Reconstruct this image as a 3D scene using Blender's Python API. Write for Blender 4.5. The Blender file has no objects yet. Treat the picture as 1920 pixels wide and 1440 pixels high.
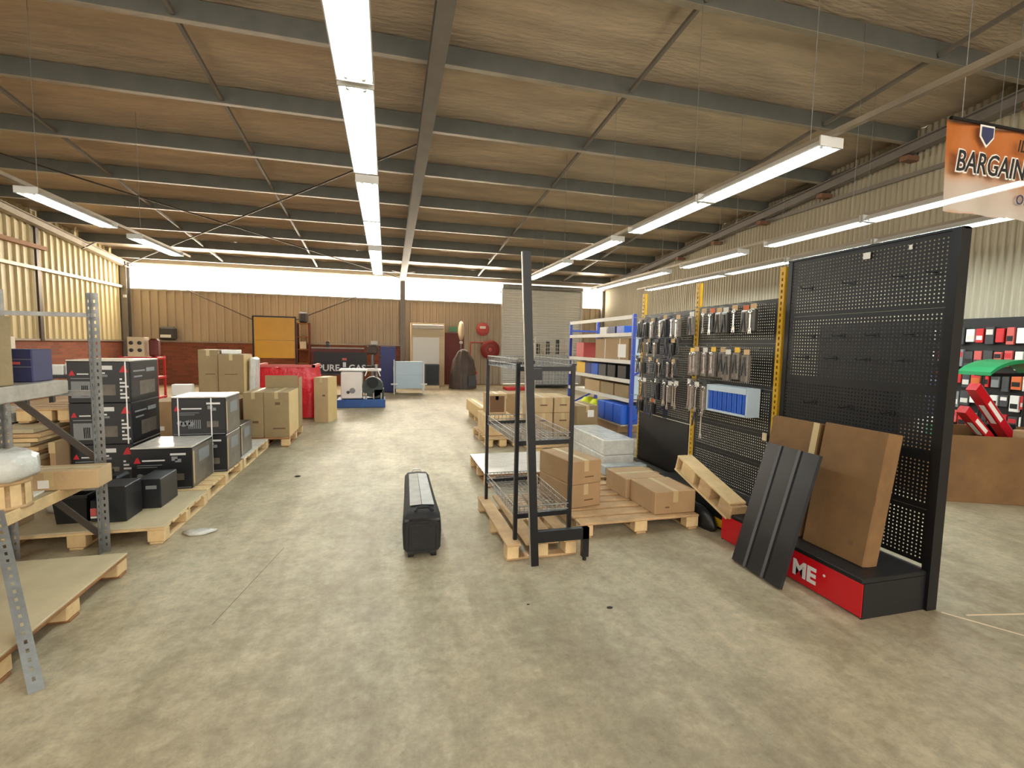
import bpy, math, random
from math import sin, cos, atan, pi, radians as rad
from mathutils import Matrix, Vector
random.seed(11)
SC = bpy.context.scene
COL = SC.collection
# ------------------------------------------------------------------ camera
F_PX = 890.0
psi, th, al = atan(237/F_PX), atan(72/F_PX), 0.019
fw = Vector((sin(psi)*cos(th), cos(psi)*cos(th), -sin(th)))
r0 = Vector((cos(psi), -sin(psi), 0)); u0 = r0.cross(fw)
rv = cos(al)*r0 + sin(al)*u0; uv = -sin(al)*r0 + cos(al)*u0
cam_d = bpy.data.cameras.new('camera'); cam = bpy.data.objects.new('camera', cam_d); COL.objects.link(cam)
cam_d.sensor_fit = 'HORIZONTAL'; cam_d.sensor_width = 36.0; cam_d.lens = 36.0*F_PX/1920.0; cam_d.clip_start = 0.05
cam.matrix_world = Matrix(((rv.x, uv.x, -fw.x, 0), (rv.y, uv.y, -fw.y, 0), (rv.z, uv.z, -fw.z, 1.6), (0, 0, 0, 1)))
SC.camera = cam
# ------------------------------------------------------------------ world, exposure
w = bpy.data.worlds.new('world'); SC.world = w; w.use_nodes = True
w.node_tree.nodes['Background'].inputs[0].default_value = (1.0, 0.93, 0.82, 1)
w.node_tree.nodes['Background'].inputs[1].default_value = 1.6
SC.view_settings.view_transform = 'Standard'; SC.view_settings.look = 'None'
SC.view_settings.gamma = 1.0; SC.view_settings.use_curve_mapping = False
SC.view_settings.exposure = 1.08
TUBE_STRENGTH = 22.0
WINDOW_STRENGTH = 16.0
# ------------------------------------------------------------------ materials
def srgb(c):
    return tuple((x/12.92 if x <= .04045 else ((x+.055)/1.055)**2.4) for x in (v/255 for v in c)) + (1,)
MATS = {}
def mat(name, rgb, rough=.6, metal=0., var=.0, vscale=6., bump=0., bscale=30., emit=0., stretch=(1,1,1), rgb2=None, spec=.5, alpha=None):
    m = bpy.data.materials.new(name); m.use_nodes = True; MATS[name] = m
    nt = m.node_tree; b = nt.nodes['Principled BSDF']; c = srgb(rgb)
    b.inputs['Base Color'].default_value = c; b.inputs['Roughness'].default_value = rough
    b.inputs['Metallic'].default_value = metal; b.inputs['Specular IOR Level'].default_value = spec
    if emit: b.inputs['Emission Color'].default_value = c; b.inputs['Emission Strength'].default_value = emit
    if alpha is not None: b.inputs['Alpha'].default_value = alpha
    if var or bump:
        tc = nt.nodes.new('ShaderNodeTexCoord'); mp = nt.nodes.new('ShaderNodeMapping'); mp.inputs['Scale'].default_value = stretch
        nt.links.new(tc.outputs['Object'], mp.inputs[0])
    if var:
        n = nt.nodes.new('ShaderNodeTexNoise'); n.inputs['Scale'].default_value = vscale; n.inputs['Detail'].default_value = 6
        n.inputs['Roughness'].default_value = .65
        nt.links.new(mp.outputs[0], n.inputs['Vector'])
        r = nt.nodes.new('ShaderNodeValToRGB'); r.color_ramp.elements[0].position = .32; r.color_ramp.elements[1].position = .68
        c2 = srgb(rgb2) if rgb2 else tuple(x*(1-var) for x in c[:3])+(1,)
        r.color_ramp.elements[0].color = c2
        r.color_ramp.elements[1].color = c if rgb2 else tuple(min(1, x*(1+var*.5)) for x in c[:3])+(1,)
        nt.links.new(n.outputs['Fac'], r.inputs[0]); nt.links.new(r.outputs[0], b.inputs['Base Color'])
    if bump:
        n2 = nt.nodes.new('ShaderNodeTexNoise'); n2.inputs['Scale'].default_value = bscale; n2.inputs['Detail'].default_value = 4
        nt.links.new(mp.outputs[0], n2.inputs['Vector'])
        bp = nt.nodes.new('ShaderNodeBump'); bp.inputs['Strength'].default_value = bump; bp.inputs['Distance'].default_value = .02
        nt.links.new(n2.outputs['Fac'], bp.inputs['Height']); nt.links.new(bp.outputs[0], b.inputs['Normal'])
    return m
mat('foil', (202,184,162), .4, .3, .3, 1.4, 1.0, 9, stretch=(.45,2.2,1))
mat('steel_green', (104,106,100), .5, .1, .15, 3)
mat('steel_light', (160,150,135), .5, .3, .15, 3)
mat('rafter_grey', (128,122,116), .5, .2, .12, 3)
mat('rod', (78,70,64), .5, .5)
mat('clad_cream', (206,192,150), .5, .0, .12, .8, stretch=(1,1,.25))
mat('clad_rear', (184,166,140), .5, .0, .15, .8, stretch=(1,1,.25))
mat('clad_pale', (178,170,148), .42, .1, .1, .8, stretch=(1,1,.25))
mat('timber_beam', (150,104,64), .7, 0, .2, 3)
mat('galv', (150,150,148), .42, .6, .22, 14)
mat('galv_light', (186,180,168), .45, .4, .2, 14)
mat('hole_dark', (34,32,30), .8)
mat('black_metal', (24,24,27), .38, .3, .1, 8)
mat('black_plastic', (22,22,24), .42, 0, .15, 12)
mat('black_board', (30,30,32), .45, .25, .15, 5)
mat('black_fabric', (30,28,29), .8, 0, .25, 30, .3, 80)
mat('rubber', (16,16,17), .7)
mat('ribbed_rubber', (40,41,44), .33, 0, .12, 6)
mat('carton', (168,136,98), .75, 0, .12, 3, .1, 40)
mat('carton_pale', (184,156,116), .75, 0, .12, 3, .1, 40)
mat('carton_olive', (150,128,92), .75, 0, .12, 3, .1, 40)
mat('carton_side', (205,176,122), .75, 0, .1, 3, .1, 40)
mat('carton_worn', (122,90,53), .78, 0, .22, 4, .15, 30)
mat('carton_tape', (190,168,124), .35)
mat('carton_ink', (104,74,46), .7)
mat('wood', (190,156,114), .75, 0, .28, 5, .15, 30, stretch=(1,1,3))
mat('wood_pale', (214,184,136), .75, 0, .22, 5, .15, 30)
mat('wood_dark', (150,104,62), .75, 0, .28, 5, .15, 30)
mat('plywood', (192,176,142), .7, 0, .15, 3, .05, 40)
mat('chipboard', (186,170,136), .7, 0, .18, 20, .05, 60)
mat('plastic_sheet', (214,208,198), .25, 0, .12, 8, .4, 9)
mat('film', (205,204,196), .18, 0, .15, 9, .8, 12)
mat('film_grey', (176,180,180), .2, 0, .25, 9, .8, 12)
mat('bag_film', (128,126,122), .5, 0, .25, 9)
mat('bag_film_pale', (156,158,158), .5, 0, .2, 9)
mat('white', (228,226,220), .5)
mat('paper', (236,234,228), .7)
mat('off_white', (214,208,198), .5, 0, .06, 3)
mat('grey', (128,128,126), .5)
mat('dark_grey', (62,62,64), .55)
mat('pale_blue', (186,202,214), .4, 0, .05, 3)
mat('print_white', (214,214,212), .6)
mat('print_grey', (128,130,132), .6)
mat('print_red', (196,36,44), .55)
mat('carton_black', (30,31,34), .38, 0, .25, 5)
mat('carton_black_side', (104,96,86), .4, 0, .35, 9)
mat('yellow_screen', (226,166,22), .35, 0, .08, 2)
mat('yellow_post', (206,160,30), .45, 0, .12, 9)
mat('yellow', (232,182,40), .5)
mat('lime', (212,218,40), .6, 0, .25, 14)
mat('blue', (30,88,190), .4, 0, .1, 6)
mat('blue_dark', (38,46,112), .45, 0, .1, 4)
mat('blue_rack', (48,74,168), .4, .1, .08, 6)
mat('blue_base', (34,78,140), .45, 0, .15, 5)
mat('navy', (52,56,96), .5, 0, .1, 6)
mat('red', (200,30,34), .45, 0, .1, 6)
mat('red_film', (214,34,48), .25, 0, .2, 5, .9, 7)
mat('red_gloss', (192,20,30), .25)
mat('maroon', (112,52,46), .6, 0, .15, 3)
mat('pink_red', (204,92,86), .55)
mat('reel_red', (140,44,42), .5)
mat('orange', (214,104,48), .55)
mat('green', (44,150,92), .4)
mat('exit_green', (96,150,118), .5)
mat('beige', (220,196,160), .6, 0, .1, 4)
mat('header_beige', (206,170,122), .6)
mat('chrome', (206,206,204), .22, .9)
mat('blister', (124,116,108), .25, 0, .3, 30)
mat('blister_dark', (62,60,58), .3, 0, .4, 30)
mat('engine', (58,66,60), .5, .3, .4, 20)
mat('drape', (86,72,64), .6, 0, .3, 4, .6, 8)
mat('terracotta', (128,92,70), .7)
mat('tube', (234,248,250), .3, emit=TUBE_STRENGTH)
mat('pane', (255,242,220), .4, emit=WINDOW_STRENGTH)
mat('light_tray', (226,228,226), .4)

def floor_material():
    m = bpy.data.materials.new('concrete'); m.use_nodes = True; MATS['concrete'] = m
    nt = m.node_tree; N = nt.nodes.new; L = nt.links.new; b = nt.nodes['Principled BSDF']
    tc = N('ShaderNodeTexCoord')
    def noise(scale, detail=8, st=(1,1,1), rough=.6):
        mp = N('ShaderNodeMapping'); mp.inputs['Scale'].default_value = st; L(tc.outputs['Object'], mp.inputs[0])
        n = N('ShaderNodeTexNoise'); n.inputs['Scale'].default_value = scale; n.inputs['Detail'].default_value = detail
        n.inputs['Roughness'].default_value = rough; L(mp.outputs[0], n.inputs['Vector']); return n
    def ramp(src, p0, c0, p1, c1):
        r = N('ShaderNodeValToRGB'); e = r.color_ramp.elements; e[0].position = p0; e[1].position = p1
        e[0].color = c0; e[1].color = c1; L(src, r.inputs[0]); return r
    def mul(a, bb, f=1.):
        x = N('ShaderNodeMix'); x.data_type = 'RGBA'; x.blend_type = 'MULTIPLY'; x.inputs[0].default_value = f
        L(a, x.inputs[6]); L(bb, x.inputs[7]); return x.outputs[2]
    base = ramp(noise(.45, 6, (1.5,.5,1)).outputs['Fac'], .3, srgb((168,158,136)), .7, srgb((200,189,163)))
    mott = ramp(noise(7, 10, rough=.75).outputs['Fac'], .3, (.72,.71,.69,1), .62, (1.05,1.04,1.02,1))
    spots = ramp(noise(26, 6, rough=.8).outputs['Fac'], .3, (.62,.6,.57,1), .42, (1,1,1,1))
    tyre = ramp(noise(1.1, 5, (2.4,.22,1)).outputs['Fac'], .34, (.8,.79,.76,1), .55, (1,1,1,1))
    grime = ramp(noise(.9, 9, (1.3,.8,1), .7).outputs['Fac'], .36, (.66,.62,.55,1), .56, (1,1,1,1))
    speck = ramp(noise(70, 4, rough=.9).outputs['Fac'], .27, (.5,.48,.45,1), .36, (1,1,1,1))
    light = ramp(noise(2.6, 8, (1,1,1), .8).outputs['Fac'], .5, (1,1,1,1), .72, (1.16,1.15,1.12,1))
    c = mul(mul(mul(base.outputs[0], mott.outputs[0]), spots.outputs[0], .8), tyre.outputs[0], 1.)
    fine = ramp(noise(19, 8, rough=.8).outputs['Fac'], .34, (.78,.77,.74,1), .64, (1.08,1.07,1.05,1))
    c = mul(c, fine.outputs[0])
    c = mul(mul(mul(c, grime.outputs[0], .75), speck.outputs[0], .7), light.outputs[0])
    L(c, b.inputs['Base Color'])
    rr = N('ShaderNodeMapRange'); rr.inputs[3].default_value = .38; rr.inputs[4].default_value = .62; b.inputs['Specular IOR Level'].default_value = .35
    L(noise(3, 6).outputs['Fac'], rr.inputs[0]); L(rr.outputs[0], b.inputs['Roughness'])
    bp = N('ShaderNodeBump'); bp.inputs['Strength'].default_value = .12; bp.inputs['Distance'].default_value = .01
    L(noise(14, 8).outputs['Fac'], bp.inputs['Height']); L(bp.outputs[0], b.inputs['Normal'])
floor_material()
def brick_material():
    m = bpy.data.materials.new('brickwork'); m.use_nodes = True; MATS['brickwork'] = m
    nt = m.node_tree; N = nt.nodes.new; L = nt.links.new; b = nt.nodes['Principled BSDF']
    tc = N('ShaderNodeTexCoord'); sx = N('ShaderNodeSeparateXYZ'); L(tc.outputs['Object'], sx.inputs[0])
    ad = N('ShaderNodeMath'); L(sx.outputs[0], ad.inputs[0]); L(sx.outputs[1], ad.inputs[1])
    cx = N('ShaderNodeCombineXYZ'); L(ad.outputs[0], cx.inputs[0]); L(sx.outputs[2], cx.inputs[1])
    br = N('ShaderNodeTexBrick'); L(cx.outputs[0], br.inputs['Vector'])
    br.inputs['Scale'].default_value = 1; br.inputs['Brick Width'].default_value = .24; br.inputs['Row Height'].default_value = .086
    br.inputs['Mortar Size'].default_value = .008; br.inputs['Color1'].default_value = srgb((150,80,54)); br.inputs['Color2'].default_value = srgb((124,64,46))
    br.inputs['Mortar'].default_value = srgb((116,96,80)); L(br.outputs['Color'], b.inputs['Base Color']); b.inputs['Roughness'].default_value = .8
    bp = N('ShaderNodeBump'); bp.invert = True; bp.inputs['Distance'].default_value = .01; L(br.outputs['Fac'], bp.inputs['Height']); L(bp.outputs[0], b.inputs['Normal'])
brick_material()
def banner_material():
    m = mat('banner', (206,150,100), .3)
    nt = m.node_tree; N = nt.nodes.new; L = nt.links.new; b = nt.nodes['Principled BSDF']
    tc = N('ShaderNodeTexCoord'); sx = N('ShaderNodeSeparateXYZ'); L(tc.outputs['Object'], sx.inputs[0])
    n = N('ShaderNodeTexNoise'); n.inputs['Scale'].default_value = 2.2; L(tc.outputs['Object'], n.inputs['Vector'])
    a = N('ShaderNodeMath'); a.operation = 'MULTIPLY_ADD'; L(n.outputs['Fac'], a.inputs[0]); a.inputs[1].default_value = .25; L(sx.outputs[2], a.inputs[2])
    r = N('ShaderNodeValToRGB'); e = r.color_ramp.elements; e[0].position = .0; e[0].color = srgb((206,120,60)); e[1].position = .62; e[1].color = srgb((196,112,48))
    for p, c in ((.09,(206,120,60)),(.13,(206,196,184)),(.32,(204,186,172)),(.42,(200,140,92)),(.52,(190,104,44))):
        q = e.new(p); q.color = srgb(c)
    L(a.outputs[0], r.inputs[0]); L(r.outputs[0], b.inputs['Base Color'])
    b.inputs['Alpha'].default_value = .86
banner_material()
# ------------------------------------------------------------------ mesh helpers
class MB:
    def __init__(s): s.v = []; s.f = []; s.sm = []
    def add(s, vs, fs, smooth=False):
        o = len(s.v); s.v += [tuple(x) for x in vs]; s.f += [tuple(i+o for i in f) for f in fs]; s.sm += [smooth]*len(fs); return s
    def box(s, c, d, rz=0., M=None):
        x, y, z = d[0]/2, d[1]/2, d[2]/2
        vs = [Vector((a*x, b*y, e*z)) for e in (-1,1) for b in (-1,1) for a in (-1,1)]
        if M is not None: vs = [M @ v for v in vs]
        elif rz: R = Matrix.Rotation(rz, 3, 'Z'); vs = [R @ v for v in vs]
        C = Vector(c); vs = [v+C for v in vs]
        return s.add(vs, [(0,2,3,1),(4,5,7,6),(0,1,5,4),(2,6,7,3),(0,4,6,2),(1,3,7,5)])
    def bx(s, x0, x1, y0, y1, z0, z1): return s.box(((x0+x1)/2,(y0+y1)/2,(z0+z1)/2), (abs(x1-x0),abs(y1-y0),abs(z1-z0)))
    def cbox(s, c, d, b=.008):
        """box with chamfered edges"""
        x, y, z = d[0]/2, d[1]/2, d[2]/2; b = min(b, x*.6, y*.6, z*.6); vs = []; idx = {}
        for sx in (-1,1):
            for sy in (-1,1):
                for sz in (-1,1):
                    for k in range(3):
                        p = [sx*(x-b), sy*(y-b), sz*(z-b)]; p[k] = (sx*x, sy*y, sz*z)[k]
                        idx[(sx,sy,sz,k)] = len(vs); vs.append(Vector(p)+Vector(c))
        fs = []
        def oriented(f):
            ctr = sum((vs[i] for i in f), Vector())/len(f); n = (vs[f[1]]-vs[f[0]]).cross(vs[f[2]]-vs[f[1]])
            return f if n.dot(ctr-Vector(c)) > 0 else tuple(reversed(f))
        for k in range(3):
            o = [i for i in range(3) if i != k]
            for sg in (-1,1):
                q = []
                for a, bb in ((-1,-1),(1,-1),(1,1),(-1,1)):
                    t = [0,0,0]; t[k] = sg; t[o[0]] = a; t[o[1]] = bb; q.append(idx[(*t,k)])
                fs.append(oriented(tuple(q)))
            for a in (-1,1):
                for bb in (-1,1):
                    q = []
                    for e in (-1,1):
                        t = [0,0,0]; t[k] = e; t[o[0]] = a; t[o[1]] = bb; q.append((idx[(*t,o[0])], idx[(*t,o[1])]))
                    fs.append(oriented((q[0][0], q[0][1], q[1][1], q[1][0])))
        for sx in (-1,1):
            for sy in (-1,1):
                for sz in (-1,1): fs.append(oriented(tuple(idx[(sx,sy,sz,k)] for k in range(3))))
        return s.add(vs, fs)
    def bar(s, p0, p1, wdt, hgt=None, up=(0,0,1)):
        p0, p1 = Vector(p0), Vector(p1); d = p1-p0; L = d.length; d.normalize(); up = Vector(up)
        if abs(d.dot(up)) > .98: up = Vector((0,1,0))
        r = d.cross(up).normalized(); u = r.cross(d); M = Matrix((r, d, u)).transposed()
        return s.box((p0+p1)/2, (wdt, L, hgt or wdt), M=M)
    def cyl(s, p0, p1, r, n=8, r2=None, caps=True):
        p0, p1 = Vector(p0), Vector(p1); d = (p1-p0).normalized(); a = Vector((0,0,1)) if abs(d.z) < .9 else Vector((1,0,0))
        e1 = d.cross(a).normalized(); e2 = d.cross(e1); r2 = r if r2 is None else r2; vs = []
        for p, q in ((p0,r),(p1,r2)):
            vs += [p+e1*q*cos(2*pi*i/n)+e2*q*sin(2*pi*i/n) for i in range(n)]
        s.add(vs, [(i,(i+1)%n,n+(i+1)%n,n+i) for i in range(n)], True)
        if caps: s.add(vs, [tuple(reversed(range(n))), tuple(range(n,2*n))])
        return s
    def path(s, pts, r, n=6):
        for a, b in zip(pts, pts[1:]): s.cyl(a, b, r, n)
        return s
    def lathe(s, prof, c=(0,0,0), n=16, axis='Z'):
        vs = []
        for r, h in prof:
            for i in range(n):
                a = 2*pi*i/n; p = (r*cos(a), r*sin(a), h)
                if axis == 'Y': p = (p[0], p[2], p[1])
                if axis == 'X': p = (p[2], p[0], p[1])
                vs.append(Vector(p)+Vector(c))
        m = len(prof)
        return s.add(vs, [(j*n+i, j*n+(i+1)%n, (j+1)*n+(i+1)%n, (j+1)*n+i) for j in range(m-1) for i in range(n)], True)
    def prism(s, poly, h0, h1, plane='XY'):
        """extrude a 2-D polygon"""
        def P(a, b, h): return {'XY':(a,b,h),'XZ':(a,h,b),'YZ':(h,a,b)}[plane]
        n = len(poly); vs = [P(a,b,h0) for a,b in poly]+[P(a,b,h1) for a,b in poly]
        return s.add(vs, [tuple(reversed(range(n))), tuple(range(n,2*n))]+[(i,(i+1)%n,n+(i+1)%n,n+i) for i in range(n)])
    def perf(s, wdt, hgt, pu, pv, hu, hv, thick=.002, mu=.02, mv=.02):
        """perforated sheet in the XZ plane, from (0,0) to (wdt,hgt), front at y=0"""
        def lines(Lg, p, h, m):
            n = max(1, int((Lg-2*m)/p)); st = (Lg-(n-1)*p)/2; out = [0.]; flag = []
            for i in range(n): out += [st+i*p-h/2, st+i*p+h/2]
            out.append(Lg); return out
        us, vs_ = lines(wdt, pu, hu, mu), lines(hgt, pv, hv, mv); nu, nv = len(us), len(vs_)
        vs = [(u, y, v) for y in (0., thick) for v in vs_ for u in us]; o = nu*nv; fs = []
        for j in range(nv-1):
            for i in range(nu-1):
                a = j*nu+i; q = (a, a+1, a+nu+1, a+nu)
                if i % 2 == 1 and j % 2 == 1:
                    for k in range(4): fs.append((q[k], q[(k+1)%4], q[(k+1)%4]+o, q[k]+o))
                else: fs.append(q); fs.append(tuple(x+o for x in reversed(q)))
        return s.add(vs, fs)
    def mesh(s, name, m):
        me = bpy.data.meshes.new(name); me.from_pydata(s.v, [], s.f)
        if m: me.materials.append(MATS[m])
        if any(s.sm): me.polygons.foreach_set('use_smooth', s.sm)
        me.update(); return me
    def ob(s, name, m, parent=None, loc=(0,0,0), rot=(0,0,0)): return link(name, s.mesh(name, m), parent, loc, rot)
def link(name, me, parent=None, loc=(0,0,0), rot=(0,0,0)):
    o = bpy.data.objects.new(name, me); COL.objects.link(o); o.location = loc; o.rotation_euler = rot
    if parent: o.parent = parent
    return o
def tag(o, label=None, cat=None, group=None, kind=None):
    if label: o['label'] = label
    if cat: o['category'] = cat
    if group: o['group'] = group
    if kind: o['kind'] = kind
    return o
def thing(name, label, cat, loc=(0,0,0), rz=0., group=None, rot=None):
    return tag(link(name, None, None, loc, rot or (0,0,rz)), label, cat, group)
def struct(o): o['kind'] = 'structure'; return o
def copy_tree(o, parent=None, loc=None, rot=None):
    c = o.copy(); COL.objects.link(c)
    if parent: c.parent = parent
    if loc is not None: c.location = loc
    if rot is not None: c.rotation_euler = rot
    for ch in list(o.children): copy_tree(ch, c)
    return c
def text(body, size, m, parent, loc, rot, name='lettering', shear=0., bold=0., ex=.001, align='LEFT', sx=1.):
    cu = bpy.data.curves.new('t', 'FONT'); cu.body = body; cu.size = size; cu.shear = shear; cu.offset = bold; cu.extrude = ex; cu.align_x = align
    cu.resolution_u = 3
    t = bpy.data.objects.new('t', cu); COL.objects.link(t); bpy.context.view_layer.update()
    me = bpy.data.meshes.new_from_object(t.evaluated_get(bpy.context.evaluated_depsgraph_get()))
    bpy.data.objects.remove(t); bpy.data.curves.remove(cu); me.materials.clear(); me.materials.append(MATS[m])
    o = link(name, me, parent, loc, rot); o.scale = (sx, 1, 1); return o
ORD = ['first','second','third','fourth','fifth','sixth','seventh','eighth','ninth','tenth','eleventh','twelfth','thirteenth','fourteenth','fifteenth','sixteenth','seventeenth','eighteenth','nineteenth','twentieth']
# ================================================================== THE SHED
XL, XR, D, Y0 = -8.58, 9.11, 19.1, -5.0
def roof(y): return 4.4+.09*(D-y)
struct(MB().bx(XL-.3, XR+.3, Y0-6, D+.3, -.2, 0).ob('floor', 'concrete'))
# roof lining: sagging foil between purlins
PUR = [18.35-1.68*i for i in range(14)]
def ceiling():
    m = MB(); nx, ny = 60, 120; vs = []
    for j in range(ny+1):
        y = Y0+(D+.1-Y0)*j/ny; k = ((PUR[0]-y)/1.68) % 1.0; sag = .035*sin(pi*k)**2
        for i in range(nx+1):
            x = XL-.1+(XR-XL+.2)*i/nx; vs.append((x, y, roof(y)-sag*(.7+.5*sin(x*1.9+j))+.006*sin(x*7+y*5)))
    fs = [(j*(nx+1)+i, (j+1)*(nx+1)+i, (j+1)*(nx+1)+i+1, j*(nx+1)+i+1) for j in range(ny) for i in range(nx)]
    m.add(vs, fs, True); return struct(m.ob('ceiling', 'foil'))
CEIL = ceiling()
struct(MB().add([(XL-.3,Y0,roof(Y0)+.06),(XR+.3,Y0,roof(Y0)+.06),(XR+.3,D+.3,roof(D+.3)+.06),(XL-.3,D+.3,roof(D+.3)+.06)],[(0,1,2,3)]).ob('roof_sheet', 'galv', CEIL))
pm = MB(); L = XR-XL-.1                       # C-section purlin, web towards the viewer
pm.box((0,0,0),(L,.006,.24)); pm.box((0,.035,-.117),(L,.07,.006)); pm.box((0,.035,.117),(L,.07,.006)); pm.box((0,.068,-.108),(L,.005,.02))
pme = pm.mesh('purlin', 'steel_green')
flm = MB().box((0,.03,-.124),(L,.082,.008)).mesh('flange', 'steel_light')
for y in PUR:
    p = link('purlin', pme, CEIL, ((XL+XR)/2, y, roof(y)-.13)); link('flange', flm, p)
for X in (-5.33, -2.35, 3.45, 6.98):
    for a, b in zip(PUR, PUR[1:]):
        MB().bar((X,a-.02,roof(a)-.2),(X,b+.05,roof(b)-.2),.045,.05).ob('bridging_bar', 'rafter_grey', CEIL)
def ibeam(name, X, wd, m):
    b = MB(); a, e = (X, Y0, roof(Y0)), (X, D-.1, roof(D-.1))
    for dz, ww, hh in ((-.43,wd,.016),(-.262,wd,.016),(-.346,.012,.168)):
        b.bar((a[0],a[1],a[2]+dz),(e[0],e[1],e[2]+dz), ww, hh)
    return b.ob(name, m, CEIL)
ibeam('rafter', .63, .2, 'rafter_grey'); ibeam('rafter', XL+.16, .16, 'steel_light'); ibeam('rafter', XR-.2, .16, 'rafter_grey')
for (xa,ya),(xb,yb) in (((-8.45,8.15),(.5,18.4)),((.5,8.4),(-8.4,18.75))):
    MB().cyl((xa,ya,roof(ya)-.44),(xb,yb,roof(yb)-.44),.016,6).ob('brace_rod', 'rod', CEIL)
for s in (-1,1): MB().cyl((.63,17.6,roof(17.6)-.43),(.63+s*.42,18.3,roof(18.3)-.2),.018,6).ob('fly_brace', 'rod', CEIL)
# cladding sheets
def sheet(lo, hi, z0, ztop, pitch, depth, kind):
    """profiled sheet in (u,z) with offset d; returns (u,d,z) rows"""
    pts = []; n = max(1, round((hi-lo)/pitch)); p = (hi-lo)/n
    for i in range(n):
        u = lo+i*p
        if kind == 'rib': pts += [(u,0),(u+p*.62,0),(u+p*.70,depth),(u+p*.92,depth)]
        else: pts += [(u+p*k/6, depth*.5*(1-cos(2*pi*k/6))) for k in range(6)]
    pts.append((hi,0)); return pts
def clad(name, parent, lo, hi, z0, ztop, axis, base, sgn, pitch, depth, kind, m):
    b = MB(); pts = sheet(lo, hi, z0, ztop, pitch, depth, kind); vs = []; n = len(pts)
    for zf in (0,1):
        for u, d in pts:
            z = z0 if zf == 0 else (ztop(u) if callable(ztop) else ztop)
            vs.append((u, base+sgn*d, z) if axis == 'X' else (base+sgn*d, u, z))
    b.add(vs, [(i,i+1,n+i+1,n+i) for i in range(n-1)], kind != 'rib'); return b.ob(name, m, parent)
# rear wall
WR = struct(MB().bx(XL-.2, .55, D, D+.2, 0, 1.5).bx(.55, 4.58, D+.05, D+.2, 0, 1.5).ob('wall_rear', 'brickwork'))
MB().bx(XL, .55, D-.05, D+.05, 1.5, 1.55).ob('brick_cap', 'steel_light', WR)
def strip(lo, hi, z0, z1, step=1.0):
    n = max(1, round((hi-lo)/step))
    for i in range(n): clad('cladding_sheet', WR, lo+(hi-lo)*i/n, lo+(hi-lo)*(i+1)/n, z0, z1, 'X', D+.04, -1, .25, .05, 'rib', 'clad_rear')
strip(XL, .5, 1.52, 3.27); strip(.5, 4.6, 0, 3.27); strip(8.1, XR, 0, 3.24, .9)
MB().bx(XL, XR, D-.06, D+.1, 4.16, 4.36).ob('eave_beam', 'steel_light', WR)
MB().bx(XL, 4.6, D-.02, D+.08, 3.24, 3.29).ob('window_sill_rail', 'steel_light', WR)
MB().bx(.54, .72, D-.16, D, 0, 4.2).ob('column', 'rafter_grey', WR)
cb = MB(); cb.bx(XL+.02,XL+.2,D-.24,D-.225,0,4.25).bx(XL+.02,XL+.2,D-.03,D-.015,0,4.25).bx(XL+.1,XL+.112,D-.23,D-.02,0,4.25); cb.ob('corner_column', 'rafter_grey', WR)
MB().bx(XR-.14, XR-.02, D-.2, D-.02, 0, 4.2).ob('corner_column', 'rafter_grey', WR)
for a, e in (((-8.3,4.07),(-3.95,2.04)),((.55,4.05),(-3.95,2.04))):
    MB().cyl((a[0],D-.09,a[1]),(e[0],D-.09,e[1]),.016,6).ob('brace_rod', 'rod', WR)
MB().cyl((.7,D-.1,3.82),(4.55,D-.1,3.76),.02,6).ob('window_tie_rod', 'grey', WR)
def window(name, lo, hi, z0, z1, n):
    r = struct(link(name, None)); f = MB()
    f.bx(lo,hi,D,D+.06,z1-.03,z1).bx(lo,hi,D,D+.06,z0,z0+.03); f.ob('window_frame', 'off_white', r)
    for i in range(n+1): MB().bx(lo+(hi-lo)*i/n-.008, lo+(hi-lo)*i/n+.008, D, D+.05, z0, z1).ob('mullion', 'off_white', r)
    for i in range(n): MB().bx(lo+(hi-lo)*i/n+.01, lo+(hi-lo)*(i+1)/n-.01, D+.02, D+.03, z0+.02, z1-.02).ob('pane', 'pane', r)
window('window_1', -8.32, .54, 3.28, 4.16, 10); window('window_2', .72, 4.53, 3.28, 4.14, 4); window('window_3', 8.1, 9.02, 3.24, 4.1, 1)
# roller door
RD = struct(link('door_1', None))
sl = MB(); nsl = 5
prof = [(0,0),(.018,.02),(.028,.05),(.018,.085),(0,.1)]
for a, b in zip(prof, prof[1:]): sl.add([(0,-a[0],a[1]),(3.4,-a[0],a[1]),(3.4,-b[0],b[1]),(0,-b[0],b[1])],[(0,1,2,3)],True)
sme = sl.mesh('slat', 'clad_pale'); sme.materials[0] = mat('door_slat', (226,226,220), .38, 0, .08, 2)
for i in range(39): link('slat', sme, RD, (4.65, D+.02, .02+i*.1))
MB().bx(4.58,4.66,D-.06,D+.06,0,3.95).ob('door_jamb','off_white',RD); MB().bx(8.05,8.13,D-.06,D+.06,0,3.95).ob('door_jamb','off_white',RD)
MB().cyl((4.6,D-.05,4.0),(8.1,D-.05,4.0),.1,12).ob('door_drum','galv',RD)
# left wall
WL = struct(MB().bx(XL-.2, XL, Y0, D, 0, 1.5).ob('wall_left', 'brickwork'))
MB().bx(XL-.02, XL+.05, Y0, D, 1.5, 1.55).ob('brick_cap', 'steel_light', WL)
for i in range(24): clad('cladding_sheet', WL, D-1-i, D-i, 1.52, roof, 'Y', XL-.04, 1, .25, .045, 'rib', 'clad_cream')
MB().bx(XL+.02, XL+.1, Y0, D-.2, 3.28, 3.36).ob('girt', 'steel_light', WL)
MB().bx(XL+.02, XL+.07, 14.87, 14.99, 1.5, 4.5).ob('wall_post', 'rod', WL)
MB().bx(XL+.05, XL+.16, 11.5, 15.15, 3.8, 3.9).ob('timber_rail', 'timber_beam', WL)
MB().cyl((XL+.2,16.5,4.12),(XL+.3,17.2,4.5),.02,6).ob('knee_brace', 'rod', WL)
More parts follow.
